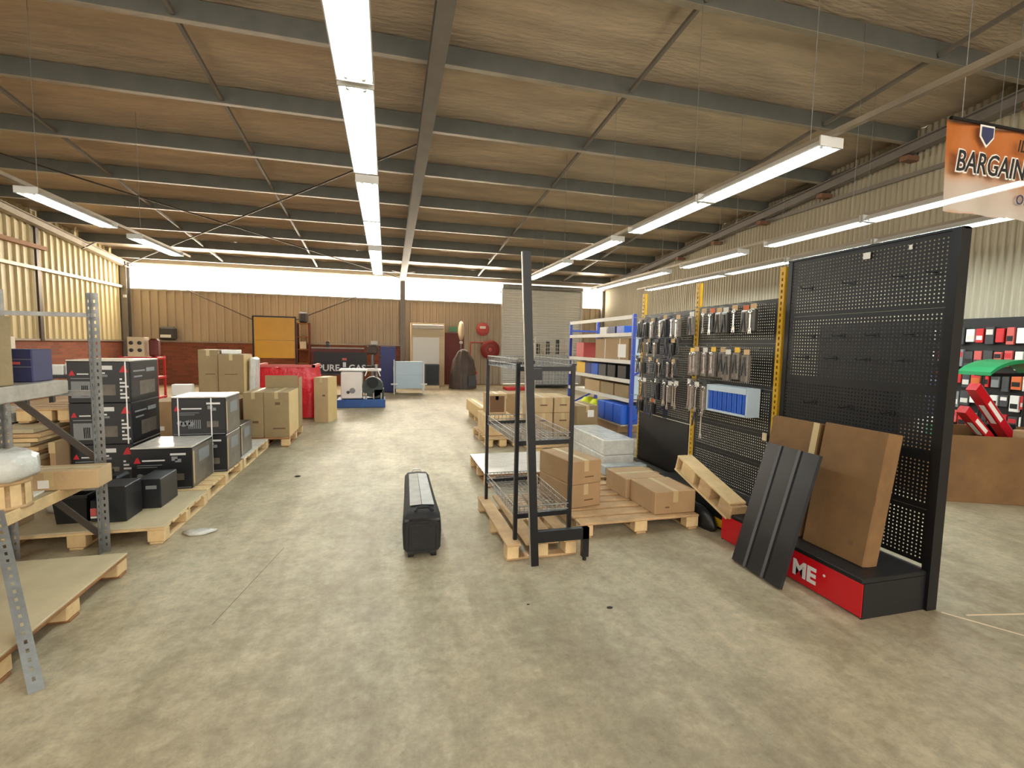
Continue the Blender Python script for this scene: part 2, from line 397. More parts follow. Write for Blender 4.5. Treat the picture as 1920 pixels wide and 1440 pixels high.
# right wall
WRt = struct(MB().bx(XR, XR+.2, Y0, D, 0, 1.2).ob('wall_right', 'off_white'))
for i in range(24): clad('cladding_sheet', WRt, D-1-i, D-i, .02, roof, 'Y', XR, -1, .1, .032, 'wave', 'clad_pale')
for z in (4.72, 5.2): MB().bx(XR-.1, XR-.02, Y0, D-6 if z > 5 else 13.5, z, z+.07).ob('girt', 'rafter_grey', WRt)
for y in PUR[2:]: MB().bx(XR-.3, XR-.02, y-.05, y+.09, roof(y)-.55, roof(y)-.47).ob('rafter_cleat', 'terracotta', WRt)
# ================================================================== LIGHT FITTINGS
LZ = 3.2
ROWS = {  # x : (row words, [(y0,y1)...])
 -3.9: ('row nearest the left wall', [(6.7,8.35),(9.1,10.7)]),
 -.18: ('row over the middle aisle', [(1.68,3.22),(3.28,4.86),(5.13,6.68),(6.72,8.28),(8.75,10.25),(10.29,11.76)]),
 3.38: ('row above the wire shelf frame', [(3.1,4.6),(4.64,6.14),(6.66,8.3),(8.69,9.93),(9.97,11.2)]),
 5.75: ('row right of the tall black pegboard', [(3.12,4.66),(4.7,6.24),(6.8,8.42),(9.03,10.6),(10.64,12.26)]),
 7.08: ('row closest to the right wall', [(4.02,5.56),(5.6,7.14),(7.2,8.78),(8.94,10.44),(10.48,11.99)])}
for X, (rn, segs) in ROWS.items():
    n = len(segs)
    for k, (a, b) in enumerate(segs):
        yc, L2 = (a+b)/2, (b-a); place = 'nearest' if k == 0 else ('farthest' if k == n-1 else ORD[k]+' nearest')
        t = thing('light_fitting', f'white twin tube fluorescent light, {place} in the {rn}', 'light fitting', (X, yc, LZ), 0, 'hanging twin tube fluorescent fittings')
        h = MB().prism([(-.04,.075),(-.112,.012),(-.112,.0),(-.105,.0),(-.035,.05),(.035,.05),(.105,0),(.112,0),(.112,.012),(.04,.075)], -L2/2, L2/2, 'XZ'); h.ob('reflector_tray', 'light_tray', t)
        for s in (-1,1):
            tb = MB().cyl((s*.05,-L2/2+.05,.012),(s*.05,L2/2-.05,.012),.014,8).ob('tube', 'tube', t)
            for e in (-1,1): MB().cyl((s*.05,e*(L2/2-.05),.012),(s*.05,e*(L2/2-.025),.012),.016,8).ob('lamp_holder', 'white', tb)
        for s in (-1,1): MB().bx(-.112,.112,s*L2/2-.006,s*L2/2+.006,-.002,.076).ob('end_plate','light_tray',t)
        if X == -.18: MB().cyl((0,-L2*.35,.06),(0,-L2*.35,roof(yc-L2*.35)-LZ-.02),.003,5).ob('hanging_wire','galv',t)
    if X != -.18:
        ya, yb = segs[0][0]-2.2, segs[-1][1]+.6
        mr = tag(MB().bx(X-.025,X+.025,ya,yb,LZ+.077,LZ+.118).ob('mounting_rail','steel_light'), f'long steel rail carrying the fluorescent lights, {rn}', 'rail')
        for a, b in segs: MB().cyl((X,a+.2,LZ+.11),(X,a+.2,roof(a+.2)-.02),.003,5).ob('hanging_wire','galv',mr)
# ================================================================== GENERIC BUILDERS
BOARD = {}
def pallet(label, x0, x1, y0, y1, h=.14, m='wood', along='X', n=7, blocks=True, cover=None, coverz=.015, group='wooden pallets on the floor', rz=0.):
    """deck boards run along 'along'; each board and block is its own part"""
    cx, cy = (x0+x1)/2, (y0+y1)/2; wx, wy = x1-x0, y1-y0
    t = thing('wooden_pallet', label, 'pallet', (cx,cy,0), rz, group)
    la, lb = (wx,wy) if along == 'X' else (wy,wx); R = 0 if along == 'X' else pi/2
    bw = lb/n*.8; key = (round(la,3), round(bw,3), m)
    if key not in BOARD: BOARD[key] = MB().cbox((0,0,0),(la,bw,.02),.004).mesh('deck_board', m)
    for i in range(n):
        o = (-lb/2+bw/2)+(lb-bw)*i/(n-1); p = (0,o,h-.01) if along == 'X' else (o,0,h-.01)
        link('deck_board', BOARD[key], t, p, (0,0,R+random.uniform(-.004,.004)))
    hb = h-.02-.018
    blk = MB().cbox((0,0,0),(.12,.09,hb),.004).mesh('block', 'wood_pale')
    brd = MB().cbox((0,0,0),(.09,lb,.018),.004).mesh('bottom_board', m)
    for a in (-la/2+.06, 0, la/2-.06):
        link('bottom_board', brd, t, (a,0,.009) if along == 'X' else (0,a,.009), (0,0,R))
        for b in (-lb/2+.05, 0, lb/2-.05): link('block', blk, t, (a,b,.018+hb/2) if along == 'X' else (b,a,.018+hb/2), (0,0,R))
    if cover:
        MB().cbox((0,0,h+coverz/2),(wx,wy,coverz),.003).ob('cover_sheet', cover, t)
    return t
def carton(label, x0, x1, y0, y1, z0, z1, m='carton', rz=0., name='carton', tape=True, seam=True, group=None, ink=None, faces='f', lab=None, cat='carton'):
    cx, cy = (x0+x1)/2, (y0+y1)/2; wx, wy, h = x1-x0, y1-y0, z1-z0
    o = tag(MB().cbox((0,0,h/2),(wx,wy,h),.006).ob(name, m, None, (cx,cy,z0), (0,0,rz)), label, cat, group)
    if tape: MB().box((0,0,h+.0006),(.05 if wx<wy else wx*.99, wy*.99 if wx<wy else .05,.0012)).box((0,-wy/2-.0006,h-.05),(.05,.0012,.1)).ob('tape','carton_tape',o)
    if ink:
        for (u, v, du, dv) in ink: MB().box((u*wx,-wy/2-.0006,v*h),(du*wx,.0012,dv*h)).ob('print','carton_ink',o)
    if lab:
        for (u, v, du, dv) in lab: MB().box((u*wx,-wy/2-.001,v*h),(du*wx,.002,dv*h)).ob('label','paper',o)
    return o
def welder_box(label, x0, x1, y0, y1, z0, z1, var=0, strap=(), lid=False):
    """black printed carton: red emblem, white and grey print on front and right side"""
    cx, cy = (x0+x1)/2, (y0+y1)/2; wx, wy, h = x1-x0, y1-y0, z1-z0
    o = tag(MB().cbox((0,0,h/2),(wx,wy,h),.006).ob('welder_carton','carton_black',None,(cx,cy,z0)), label, 'carton', 'black printed cartons on the left pallets')
    yf = -wy/2-.0008
    def pr(u0,u1,v0,v1,m,nm='print'): MB().bx(u0*wx-wx/2,u1*wx-wx/2,yf-.0005,yf+.0005,v0*h,v1*h).ob(nm,m,o)
    def tri(u,v,s,m='print_red'): MB().prism([(u*wx-wx/2-s/2,v*h),(u*wx-wx/2+s/2,v*h),(u*wx-wx/2+s*.1,v*h+s),(u*wx-wx/2-s*.15,v*h+s*.75)],yf-.0008,yf,'XZ').ob('red_emblem',m,o)
    if var == 0:
        tri(.10,.66,.06); pr(.18,.55,.70,.735,'print_white'); pr(.10,.5,.60,.615,'print_grey'); pr(.10,.42,.55,.565,'print_grey')
        pr(.64,.9,.83,.88,'print_white'); pr(.66,.76,.70,.8,'print_grey'); pr(.72,.82,.66,.74,'print_grey')
        for i in range(7): pr(.30+i*.035,.315+i*.035,.18,.42,'print_grey')
        for i in range(4): MB().lathe([(.001,0),(.028,0)],(wx*(-.36+i*.07),yf-.0006,h*(.34-.03*(i%2))),10,'Y').ob('print','print_grey',o)
        pr(.64,.86,.22,.38,'carton_black_side'); pr(.02,.98,.03,.045,'print_grey')
    else:
        pr(.5,.72,.80,.9,'print_white'); pr(.46,.6,.70,.74,'print_white'); pr(.5,.64,.63,.68,'print_grey')
        tri(.9,.74,.075); pr(.06,.36,.12,.52,'print_grey','label'); 
        for i in range(4): pr(.22+.028*i,.235+.028*i,.16,.42,'carton_black')
        tri(.08,.66,.05); pr(.16,.34,.68,.71,'print_white'); pr(.06,.36,.58,.6,'print_grey')
        for i in range(6): pr(.83,.97-.05*(i%3),.10+.09*i,.145+.09*i,'print_white')
        pr(.52,.76,.18,.44,'carton_black_side')
    xf = wx/2+.0008
    def ps(u0,u1,v0,v1,m): MB().bx(xf-.0005,xf+.0005,u0*wy-wy/2,u1*wy-wy/2,v0*h,v1*h).ob('side_print',m,o)
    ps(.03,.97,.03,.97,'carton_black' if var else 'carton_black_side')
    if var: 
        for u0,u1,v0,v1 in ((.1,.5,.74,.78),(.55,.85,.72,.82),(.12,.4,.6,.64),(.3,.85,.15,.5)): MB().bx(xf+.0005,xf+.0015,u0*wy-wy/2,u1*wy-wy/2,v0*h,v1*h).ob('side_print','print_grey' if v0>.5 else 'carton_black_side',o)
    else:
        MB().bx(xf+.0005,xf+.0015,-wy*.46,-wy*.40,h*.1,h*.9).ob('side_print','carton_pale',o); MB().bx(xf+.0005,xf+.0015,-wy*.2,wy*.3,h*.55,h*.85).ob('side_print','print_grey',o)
    for s in strap:
        MB().bx(s*wx-wx/2-.006,s*wx-wx/2+.006,yf-.003,yf-.0012,0,h).bx(s*wx-wx/2-.006,s*wx-wx/2+.006,-wy/2,wy/2,h+.0005,h+.002).ob('strap','paper',o)
    if lid: MB().cbox((0,0,h+.008),(wx*1.01,wy*1.01,.014),.003).ob('lid_sheet','plastic_sheet',o)
    return o
# ================================================================== LEFT SIDE: RACK
def slotted(p0, p1, name, parent, wid=.042, m='galv'):
    """slotted steel angle with two perforated faces (local +X and +Y) between two points"""
    p0, p1 = Vector(p0), Vector(p1); L = (p1-p0).length
    b = MB(); b.perf(wid, L, .04, .05, .012, .022, .002, .012, .02)
    c = MB(); c.perf(wid, L, .04, .05, .012, .022, .002, .012, .02)
    Rz = Matrix.Rotation(-pi/2, 4, 'Z'); b.add([Rz @ Vector(v) for v in c.v], c.f)
    q = (p1-p0).to_track_quat('Z','Y').to_euler() if abs((p1-p0).normalized().z) < .999 else (0,0,0)
    return b.ob(name, m, parent, p0, q)
R = thing('storage_rack', 'galvanised slotted angle storage rack with two shelves at the left edge', 'rack', (-2.3,3.3,0))
def rl(x,y,z): return (x+2.3, y-3.3, z)
for y in (2.28, 4.1):
    for x in (-2.05, -2.6): slotted(rl(x,y,0), rl(x,y,1.92), 'upright', R, .05, 'galv')
    MB().bar(rl(-2.6,y,1.76),rl(-2.03,y,1.76),.02,.03).ob('top_tie','galv',R)
    MB().bar(rl(-2.6,y+.02,1.22),rl(-2.06,y+.02,.70),.012,.045).ob('diagonal_brace','rod',R)
    MB().bar(rl(-2.6,y+.02,.68),rl(-2.06,y+.02,.12),.012,.045).ob('diagonal_brace','rod',R)
    MB().bar(rl(-2.6,y,.5),rl(-2.03,y,.5),.02,.04).ob('cross_tie','galv',R)
    MB().bar(rl(-2.6,y,1.2),rl(-2.03,y,1.2),.02,.04).ob('cross_tie','galv',R)
MB().cbox(rl(-2.4,3.18,1.245),(.40,1.82,.1),.006).ob('upper_shelf','galv_light',R)
MB().cbox(rl(-2.38,3.33,.545),(.48,2.14,.04),.004).ob('lower_shelf','chipboard',R)
MB().cbox(rl(-2.132,3.33,.535),(.012,2.14,.075),.003).ob('shelf_edge','wood_pale',R)
sp = thing('slotted_post', 'spare grey slotted steel post leaning on the lower rack shelf', 'post', (0,0,0))
slotted((-1.51,2.52,0), (-2.09,3.26,.62), 'angle_bar', sp, .055, 'galv')
# things on the rack
carton('tall brown carton on the upper rack shelf beside the navy box', -2.56,-2.225,3.25,3.62,1.296,1.72,'carton_olive')
nb = carton('navy blue carton with pale stripes on the upper rack shelf', -2.50,-2.27,3.86,4.06,1.296,1.515,'navy',tape=False)
for z in (.10,.15): MB().bx(-.11,.11,-.1012,-.1,z,z+.004).ob('stripe','print_grey',nb)
MB().bx(-.05,.05,-.1014,-.1,.118,.135).ob('print','pink_red',nb)
lc = carton('long brown carton lying across the lower rack shelf end', -2.46,-1.92,3.80,4.0,.568,.70,'carton_pale',.06)
MB().bx(-.06,.0,-.102,-.1,.02,.075).ob('label','paper',lc)
MB().bx(-.14,-.125,-.1025,.1,-.0,.1325).ob('strap','paper',lc)
MB().cyl((.09,0,.1322),(.09,0,.133),.03,12).ob('hand_hole','hole_dark',lc)
SPO = thing('wrapped_reel', 'wooden reel topped with clear plastic wrapped coil on lower rack shelf', 'reel', (-2.23,3.50,.566))
MB().lathe([(.001,0),(.12,0),(.12,.02),(.11,.02),(.11,.15),(.12,.15),(.12,.17),(.001,.17)],n=20).ob('wooden_drum','wood',SPO)
for i in range(10):
    a = 2*pi*i/10; MB().box((.113*cos(a),.113*sin(a),.085),(.004,.05,.13),rz=a).ob('stave','wood_pale',SPO)
b = MB(); random.seed(3); prof = [(.001,.17),(.135,.175),(.155,.2),(.16,.25),(.15,.3),(.12,.335),(.06,.35),(.001,.345)]
b.lathe(prof,n=22); b.v = [(x*(1+.06*sin(9*math.atan2(y,x)+z*30)),y*(1+.06*sin(7*math.atan2(y,x))),z+.008*sin(x*60)) for x,y,z in b.v]; b.ob('plastic_wrap','film',SPO)
random.seed(21)
tag(MB().cbox((0,0,.006),(.2,.12,.012),.002).ob('paper_stack','paper',None,(-2.3,3.725,.566),(0,0,.1)),'white papers lying flat on the lower rack shelf','paper')
# near pallet with plywood
pallet('wooden pallet topped with plywood at the lower left, under the rack', -2.87,-1.72,2.56,3.72,.12,'wood_dark','Y',7,cover='plywood',coverz=.014)
pallet('sheet covered pallet carrying black bins beyond the rack post', -2.84,-1.68,4.18,5.12,.13,'wood_pale','X',6,cover='plywood',coverz=.014)
# black bins and bits on that pallet
def bin_(label, x0,x1,y0,y1,z0,z1):
    cx,cy=(x0+x1)/2,(y0+y1)/2; t=thing('black_bin',label,'bin',(cx,cy,z0)); wx,wy,h=x1-x0,y1-y0,z1-z0; b=MB()
    for s in (-1,1):
        b.add([(s*wx/2*.86,-wy/2*.86,0),(s*wx/2*.86,wy/2*.86,0),(s*wx/2,wy/2,h),(s*wx/2,-wy/2,h)],[(0,1,2,3)]); b.add([(-wx/2*.86,s*wy/2*.86,0),(wx/2*.86,s*wy/2*.86,0),(wx/2,s*wy/2,h),(-wx/2,s*wy/2,h)],[(0,1,2,3)])
    b.box((0,0,.004),(wx*.86,wy*.86,.008)); b.ob('body','black_plastic',t)
    r=MB(); r.bx(-wx/2-.01,wx/2+.01,-wy/2-.01,-wy/2+.008,h-.02,h).bx(-wx/2-.01,wx/2+.01,wy/2-.008,wy/2+.01,h-.02,h).bx(-wx/2-.01,-wx/2+.008,-wy/2,wy/2,h-.02,h).bx(wx/2-.008,wx/2+.01,-wy/2,wy/2,h-.02,h); r.ob('rim','black_plastic',t); return t
bin_('black open plastic bin next to the white bag on pallet', -2.50,-2.27,4.36,4.62,.144,.37)
bx1 = carton('taller black carton on the sheet covered pallet behind the rack post', -2.20,-2.0,4.34,4.6,.144,.43,'carton_black',tape=False)
bx2 = carton('black carton with grey print at the pallet edge beside a printed carton', -2.06,-1.88,4.64,4.98,.144,.40,'carton_black',tape=False)
MB().bx(-.02,.06,-.172,-.17,.17,.2).ob('print','print_grey',bx2)
sw = carton('small black pack with red and white label between the black bins', -2.262,-2.215,4.38,4.52,.144,.32,'carton_black',tape=False)
MB().bx(-.022,.022,-.072,-.07,.05,.11).ob('label','pink_red',sw); MB().bx(-.022,.022,-.072,-.07,.03,.045).ob('label','paper',sw)
tb = thing('tool_case','black tool case with bright clasps under the lower rack shelf','tool case',(-2.36,4.8,.144)); MB().cbox((0,0,.14),(.3,.2,.28),.02).ob('body','black_plastic',tb)
for x in (-.08,.08): MB().bx(x-.02,x+.02,-.108,-.1,.2,.24).ob('clasp','chrome',tb)
MB().path([(-.06,-.0,.28),(-.06,0,.32),(.06,0,.32),(.06,0,.28)],.012).ob('handle','black_plastic',tb)
wb = MB().lathe([(.001,0),(.1,0),(.12,.04),(.11,.12),(.07,.2),(.05,.215),(.001,.2)],n=16); wb.v=[(x*(1+.12*sin(5*math.atan2(y,x)+z*20)),y*(1+.1*sin(4*math.atan2(y,x))),z) for x,y,z in wb.v]
tag(wb.ob('plastic_bag','film',None,(-2.63,4.75,.144)),'crumpled white plastic bag on pallet under the rack','bag')
carton('small brown carton on pallet below the rack shelf', -2.83,-2.72,4.3,4.55,.144,.29,'carton')
cr = MB().lathe([(.001,0),(.07,0),(.09,.015),(.05,.03),(.001,.026)],n=12); cr.v=[(x*1.4*(1+.2*sin(3*math.atan2(y,x))),y*.8,z) for x,y,z in cr.v]
tag(cr.ob('plastic_scrap','film',None,(-1.50,4.35,0)),'crumpled scrap of clear plastic on floor by pallet corner','scrap')
# row pallets
pallet('wooden pallet under the black printed cartons', -2.98,-1.70,5.17,6.38,.14,'wood_pale','X',7)
pallet('wooden pallet with a white sheet showing past the black cartons', -2.9,-1.70,6.43,7.68,.14,'wood_pale','X',7,cover='plastic_sheet',coverz=.006)
pallet('wooden pallet under the olive brown cartons', -2.14,-1.42,7.74,8.95,.14,'wood_dark','X',7)
welder_box('black printed carton alone at the front of the left pallets', -2.35,-1.84,5.22,5.8,.14,.545,0,(),True)
for k,(z0,z1) in enumerate(((.14,.548),(.55,.962),(.964,1.37))):
    welder_box(f"black printed carton, {['bottom','middle','top'][k]} of the stack of three behind the rack post", -2.97,-2.45,5.5,6.1,z0,z1,1,(.93,) if k else (),k==2)
for k,(z0,z1) in enumerate(((.14,.552),(.554,.965))):
    welder_box(f"black printed carton, {['lower','upper'][k]} of the strapped stack of two", -2.235,-1.715,5.84,6.36,z0,z1,0,(.12,.73),k==1)
welder_box('black printed carton behind the strapped stack of two', -2.25,-1.75,6.5,7.0,.147,.545,0,(),False)
# planks and pallets behind the rack
pallet('orange tinted pallet under the plank pile behind the rack', -4.4,-3.05,5.2,6.5,.14,'wood_dark','X',6)
for k in range(2):
    carton(['lower','upper'][k]+' pale timber crate in the plank pile behind the rack',-4.3,-3.15,5.3,6.4,.14+.16*k,.30+.16*k,'wood_pale',name='timber_crate',tape=False,cat='crate')
random.seed(5); z = .46
for k in range(14):
    wdt = random.uniform(.12,.2); zz = .46+.042*(k//2); x = -3.40 if k%2 else -4.03
    tag(MB().cbox((0,0,.018),(random.uniform(.5,.58)if k%2 else .5,1.1,.036),.003).ob('timber_plank',['wood_pale','plywood','wood'][k%3],None,(x+random.uniform(-.03,.03),5.85,zz),(0,0,random.uniform(-.012,.012))),
        f"pale timber board, {ORD[k//2]} layer up in the {'right' if k%2 else 'left'} half of the plank pile",'board','timber boards stacked behind the rack')
carton('grey film wrapped bundle on the plank pile behind the rack', -4.25,-3.5,5.5,6.2,.762,.86,'film_grey',name='wrapped_bundle',tape=False,cat='bundle')
pallet('small pallet lying on top of the plank pile behind the rack',-3.45,-3.0,5.6,6.3,.14,'wood',n=4).location.z=.762
carton('small brown carton standing on floor between plank pile and black cartons', -3.03,-2.985,5.3,5.6,0,.62,'carton')
# table of white boxes farther back
TB = thing('work_bench','low dark bench with white boxes behind the plank pile','bench',(-4.8,9.3,0)); MB().cbox((0,0,.98),(1.3,.7,.05),.006).ob('bench_top','dark_grey',TB)
for a in (-.6,.6):
    for c in (-.3,.3): MB().bx(a-.03,a+.03,c-.03,c+.03,0,.96).ob('leg','dark_grey',TB)
carton('flat white box on the bench behind the plank pile', -5.2,-4.93,9.05,9.3,1.006,1.16,'white',tape=False,cat='box')
carton('taller white box on the bench behind the plank pile', -4.9,-4.6,9.05,9.3,1.006,1.2,'white',tape=False,cat='box')
dm = carton('dark machine part crate on the bench beside the white boxes', -4.57,-4.2,9.05,9.35,1.006,1.2,'dark_grey',tape=False,name='dark_crate',cat='crate'); MB().bx(-.1,.1,-.152,-.15,.03,.06).ob('print','pink_red',dm)
# big orange carton and tall cartons
oc = carton('wide orange brown carton base behind the strapped black cartons', -3.22,-2.16,7.72,9.3,0,.715,'carton',cat='carton'); MB().bx(-.5,-.36,-.792,-.79,.3,.36).ob('label','paper',oc)
carton('tall olive carton, left one of the pair on the orange brown carton', -2.95,-2.66,8.75,9.2,.716,1.44,'carton_olive',ink=[(.1,.45,.5,.02)])
tc = carton('tall olive carton, right one of the pair with a clear plastic side', -2.645,-2.27,8.7,9.2,.716,1.37,'carton_olive',ink=[(0,.5,.5,.02)])
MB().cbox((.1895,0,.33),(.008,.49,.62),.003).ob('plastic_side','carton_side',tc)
fb = MB().cbox((.24,.05,.3),(.1,.34,.6),.04); fb.v=[(x+.012*sin(z*40+y*25),y,z) for x,y,z in fb.v]
tag(fb.ob('plastic_wrap_bundle','film',None,(-2.425,8.95,.716)),'clear plastic wrapped bundle standing beside the tall olive cartons','bundle')
tag(MB().cbox((0,0,.09),(.28,.12,.18),.01).ob('white_block','white',None,(-3.1,8.55,.716)),'small white block on the orange brown carton','box')
carton('small white box lying on top of the tall olive cartons', -2.64,-2.4,8.85,9.1,1.372,1.44,'white',tape=False,cat='box')
c1 = carton('olive brown carton, left one of the pair at the pallet front', -2.06,-1.785,7.8,8.6,.14,.83,'carton_olive',ink=[(.1,.35,.3,.05)])
c2 = carton('olive brown carton, right one of the pair at the pallet front', -1.78,-1.43,7.8,8.6,.14,.83,'carton_olive',ink=[(.1,.2,.5,.03),(.05,.75,.2,.06)])
for o in (c2,): MB().bx(.1752,.177,-.398,.398,.004,.686).ob('lit_side','carton_side',o)  # right face in a paler board tone, light put into its colour
oc2 = carton('open olive carton with raised flaps behind the pair of olive cartons', -1.95,-1.42,8.62,8.93,.14,.83,'carton_olive',tape=False)
MB().box((0,-.15,.79),(.5,.008,.2)).ob('flap','carton_olive',oc2); MB().box((.262,0,.77),(.008,.3,.16)).ob('flap','carton_olive',oc2)
# red wrapped crate
RC = thing('red_wrapped_crate','big crate draped in crumpled red plastic beyond the olive cartons','crate',(-1.97,10.9,0))
b = MB(); nx=26; ring=[]
def redp(u,z):
    # rounded square ring
    a = 2*pi*u; c,s_ = cos(a),sin(a); k = 1/max(abs(c),abs(s_)); k = min(k,1.3); top = max(0,(z-.75)/.4)
    return (.60*c*k*(1-.10*top+.02*sin(23*a+z*9)), .45*s_*k*(1-.10*top+.02*sin(19*a+z*14)), z+.012*sin(11*a))
levels = [.03,.2,.4,.6,.75,.88,.98,1.05,1.08]
vs=[redp(i/64,z) for z in levels for i in range(64)]; b.add(vs,[(j*64+i,j*64+(i+1)%64,(j+1)*64+(i+1)%64,(j+1)*64+i) for j in range(len(levels)-1) for i in range(64)],True); b.add(vs[-64:],[tuple(range(64))])
b.ob('red_plastic_drape','red_film',RC)
MB().bx(-.56,.56,-.44,-.40,1.075,1.13).bx(-.56,-.5,-.44,.4,1.075,1.13).bx(.5,.56,-.44,.4,1.075,1.13).ob('crate_rim','pink_red',RC); MB().cbox((0,0,.015),(1.1,.8,.03),.005).ob('base','wood_dark',RC)
tl = carton('tall narrow pale carton standing beside the red wrapped crate', -1.33,-1.05,10.02,10.5,0,.9,'carton_pale',-.25,ink=[(.2,.6,.2,.04)]); MB().bx(.1402,.142,-.24,.24,.002,.898).ob('lit_side','carton_side',tl)  # the lighter right face is light painted on by a paler sheet
# ================================================================== REAR OF THE SHED
# amber welding screen
WS = thing('welding_screen','amber yellow welding screen in a dark frame near the rear wall','welding screen',(-3.42,16.6,0))
for x in (-.62,.62):
    MB().bx(x-.02,x+.02,-.02,.02,0,2.38).ob('frame_post','black_metal',WS); MB().bx(x-.025,x+.025,-.3,.3,0,.03).ob('foot','black_metal',WS)
MB().bx(-.62,.62,-.02,.02,2.35,2.39).ob('top_bar','black_metal',WS)
for z0,z1 in ((1.06,1.62),(1.63,2.34)): MB().cbox((0,0,(z0+z1)/2),(1.18,.012,z1-z0),.003).ob('curtain_panel','yellow_screen',WS)
# brown wall cabinet and dark appliance
BC = thing('brown_shelf_unit','dark brown open shelf unit against the rear wall, right of the yellow screen','shelf unit',(-2.9,18.75,0))
for x in (-.2,.2): MB().bx(x-.02,x+.02,-.15,.15,0,2.28).ob('side_panel','maroon',BC)
for z in (.3,.8,1.3,1.75,2.24): MB().bx(-.2,.2,-.15,.15,z,z+.03).ob('shelf','wood_dark',BC)
carton('small pinkish box on the brown shelf unit',-3.02,-2.8,18.65,18.85,1.335,1.6,'off_white',tape=False,cat='box')
tag(MB().cbox((0,0,.2),(.3,.2,.4),.06).ob('extractor','dark_grey',None,(-2.9,18.75,2.275)),'dark rounded motor sitting on top of the brown shelf unit','motor')
HB = thing('wall_unit','dark rounded appliance with white label resting on the rear brick cap','appliance',(-7.25,18.93,1.55)); MB().cbox((0,0,.24),(.5,.22,.46),.08).ob('casing','dark_grey',HB); MB().bx(-.2,.12,-.113,-.11,.1,.2).ob('label','paper',HB)
tag(MB().cbox((0,0,.15),(.2,.1,.3),.01).ob('meter_box','off_white',None,(XL+.06,13.8,1.29),(0,0,pi/2)),'small pale meter box on the left brick wall','meter box')
tag(MB().cbox((0,0,.05),(.09,.05,.09),.01).ob('switch_plate','white',None,(XL+.16,18.8,2.95)),'tiny white switch on the dark corner column','switch')
# red trolley carrying a beige gauge box
RT = thing('tool_trolley','red trolley with shelves behind the black carton stack','trolley',(-5.6,13.2,0))
for x in (-.36,.36):
    for y in (-.2,.2): MB().bx(x-.02,x+.02,y-.02,y+.02,.08,1.2).ob('post','red',RT); MB().cyl((x-.015,y,.05),(x+.015,y,.05),.05,10).ob('wheel','rubber',RT)
for z in (.2,.68,1.14): MB().cbox((0,0,z),(.78,.46,.05),.005).ob('tray','red',RT)
GB = thing('gauge_box','beige box with round gauges on the red trolley','gauge box',(-5.66,13.15,1.166)); MB().cbox((0,0,.24),(.34,.26,.46),.01).ob('case','beige',GB)
for x in (-.09,.08):
    for z in (.16,.33): MB().lathe([(.001,-.006),(.045,-.006),(.045,0)],(x,-.132,z),12,'Y').ob('gauge','dark_grey',GB)
tag(MB().cbox((0,0,.22),(.2,.2,.44),.05).ob('red_bottle','maroon',None,(-5.35,13.2,1.166)),'dark red canister beside the beige gauge box','canister')
# gas sign on a bench
GS = thing('gas_sign','black banner reading PURE GAS on a bench at the rear','banner',(-1.32,15.2,.68)); MB().cbox((0,0,.31),(1.5,.02,.62),.004).ob('panel','black_board',GS)
text('PURE',.27,'print_white',GS,(-.66,-.012,.06),(pi/2,0,0),bold=.006); text('GAS',.27,'print_white',GS,(.22,-.012,.06),(pi/2,0,0),bold=.006)
MB().bx(.06,.15,-.013,-.011,.17,.32).bx(.06,.15,-.013,-.011,.05,.13).ob('emblem','print_white',GS); MB().bx(.04,.17,-.013,-.011,.38,.45).ob('emblem_mark','pink_red',GS)
GBn = thing('steel_bench','dark steel work bench under the gas banner','bench',(-1.45,15.5,0)); MB().cbox((0,0,.65),(1.58,.9,.05),.005).ob('top','dark_grey',GBn)
for x in (-.72,.72):
    for y in (-.4,.4): MB().bx(x-.03,x+.03,y-.03,y+.03,0,.63).ob('leg','black_metal',GBn)
MB().bx(-.77,.77,.3,.33,.675,1.42).ob('back_panel','maroon',GBn); MB().bx(-.78,.78,.28,.36,1.40,1.44).ob('back_rail','steel_light',GBn)
DP = thing('drill_press','grey brown drill press standing behind the engine','drill press',(-.42,16.1,0)); MB().cbox((0,0,.04),(.45,.45,.08),.01).ob('base','engine',DP); MB().cyl((0,.1,.08),(0,.1,1.3),.05,12).ob('column','galv',DP)
MB().cbox((0,-.05,1.38),(.34,.5,.3),.05).ob('head','drape',DP); MB().cyl((0,-.2,1.24),(0,-.2,1.02),.03,8).ob('chuck','galv',DP); MB().cbox((0,-.1,.84),(.36,.36,.05),.01).ob('table','engine',DP); MB().cbox((.05,.0,1.6),(.2,.2,.14),.02).ob('motor','off_white',DP)
MB().cyl((.12,-.1,1.3),(.3,-.22,1.15),.012,6).ob('feed_handle','chrome',DP)
VS = thing('bench_vice','dark bench vice on the back rail of the steel bench','vice',(-1.75,15.82,1.44)); MB().cbox((0,0,.04),(.12,.1,.08),.01).ob('base','dark_grey',VS); MB().cbox((0,-.02,.13),(.1,.16,.1),.02).ob('jaw','dark_grey',VS); MB().cyl((-.08,-.1,.1),(.08,-.1,.1),.008,6).ob('handle','chrome',VS)
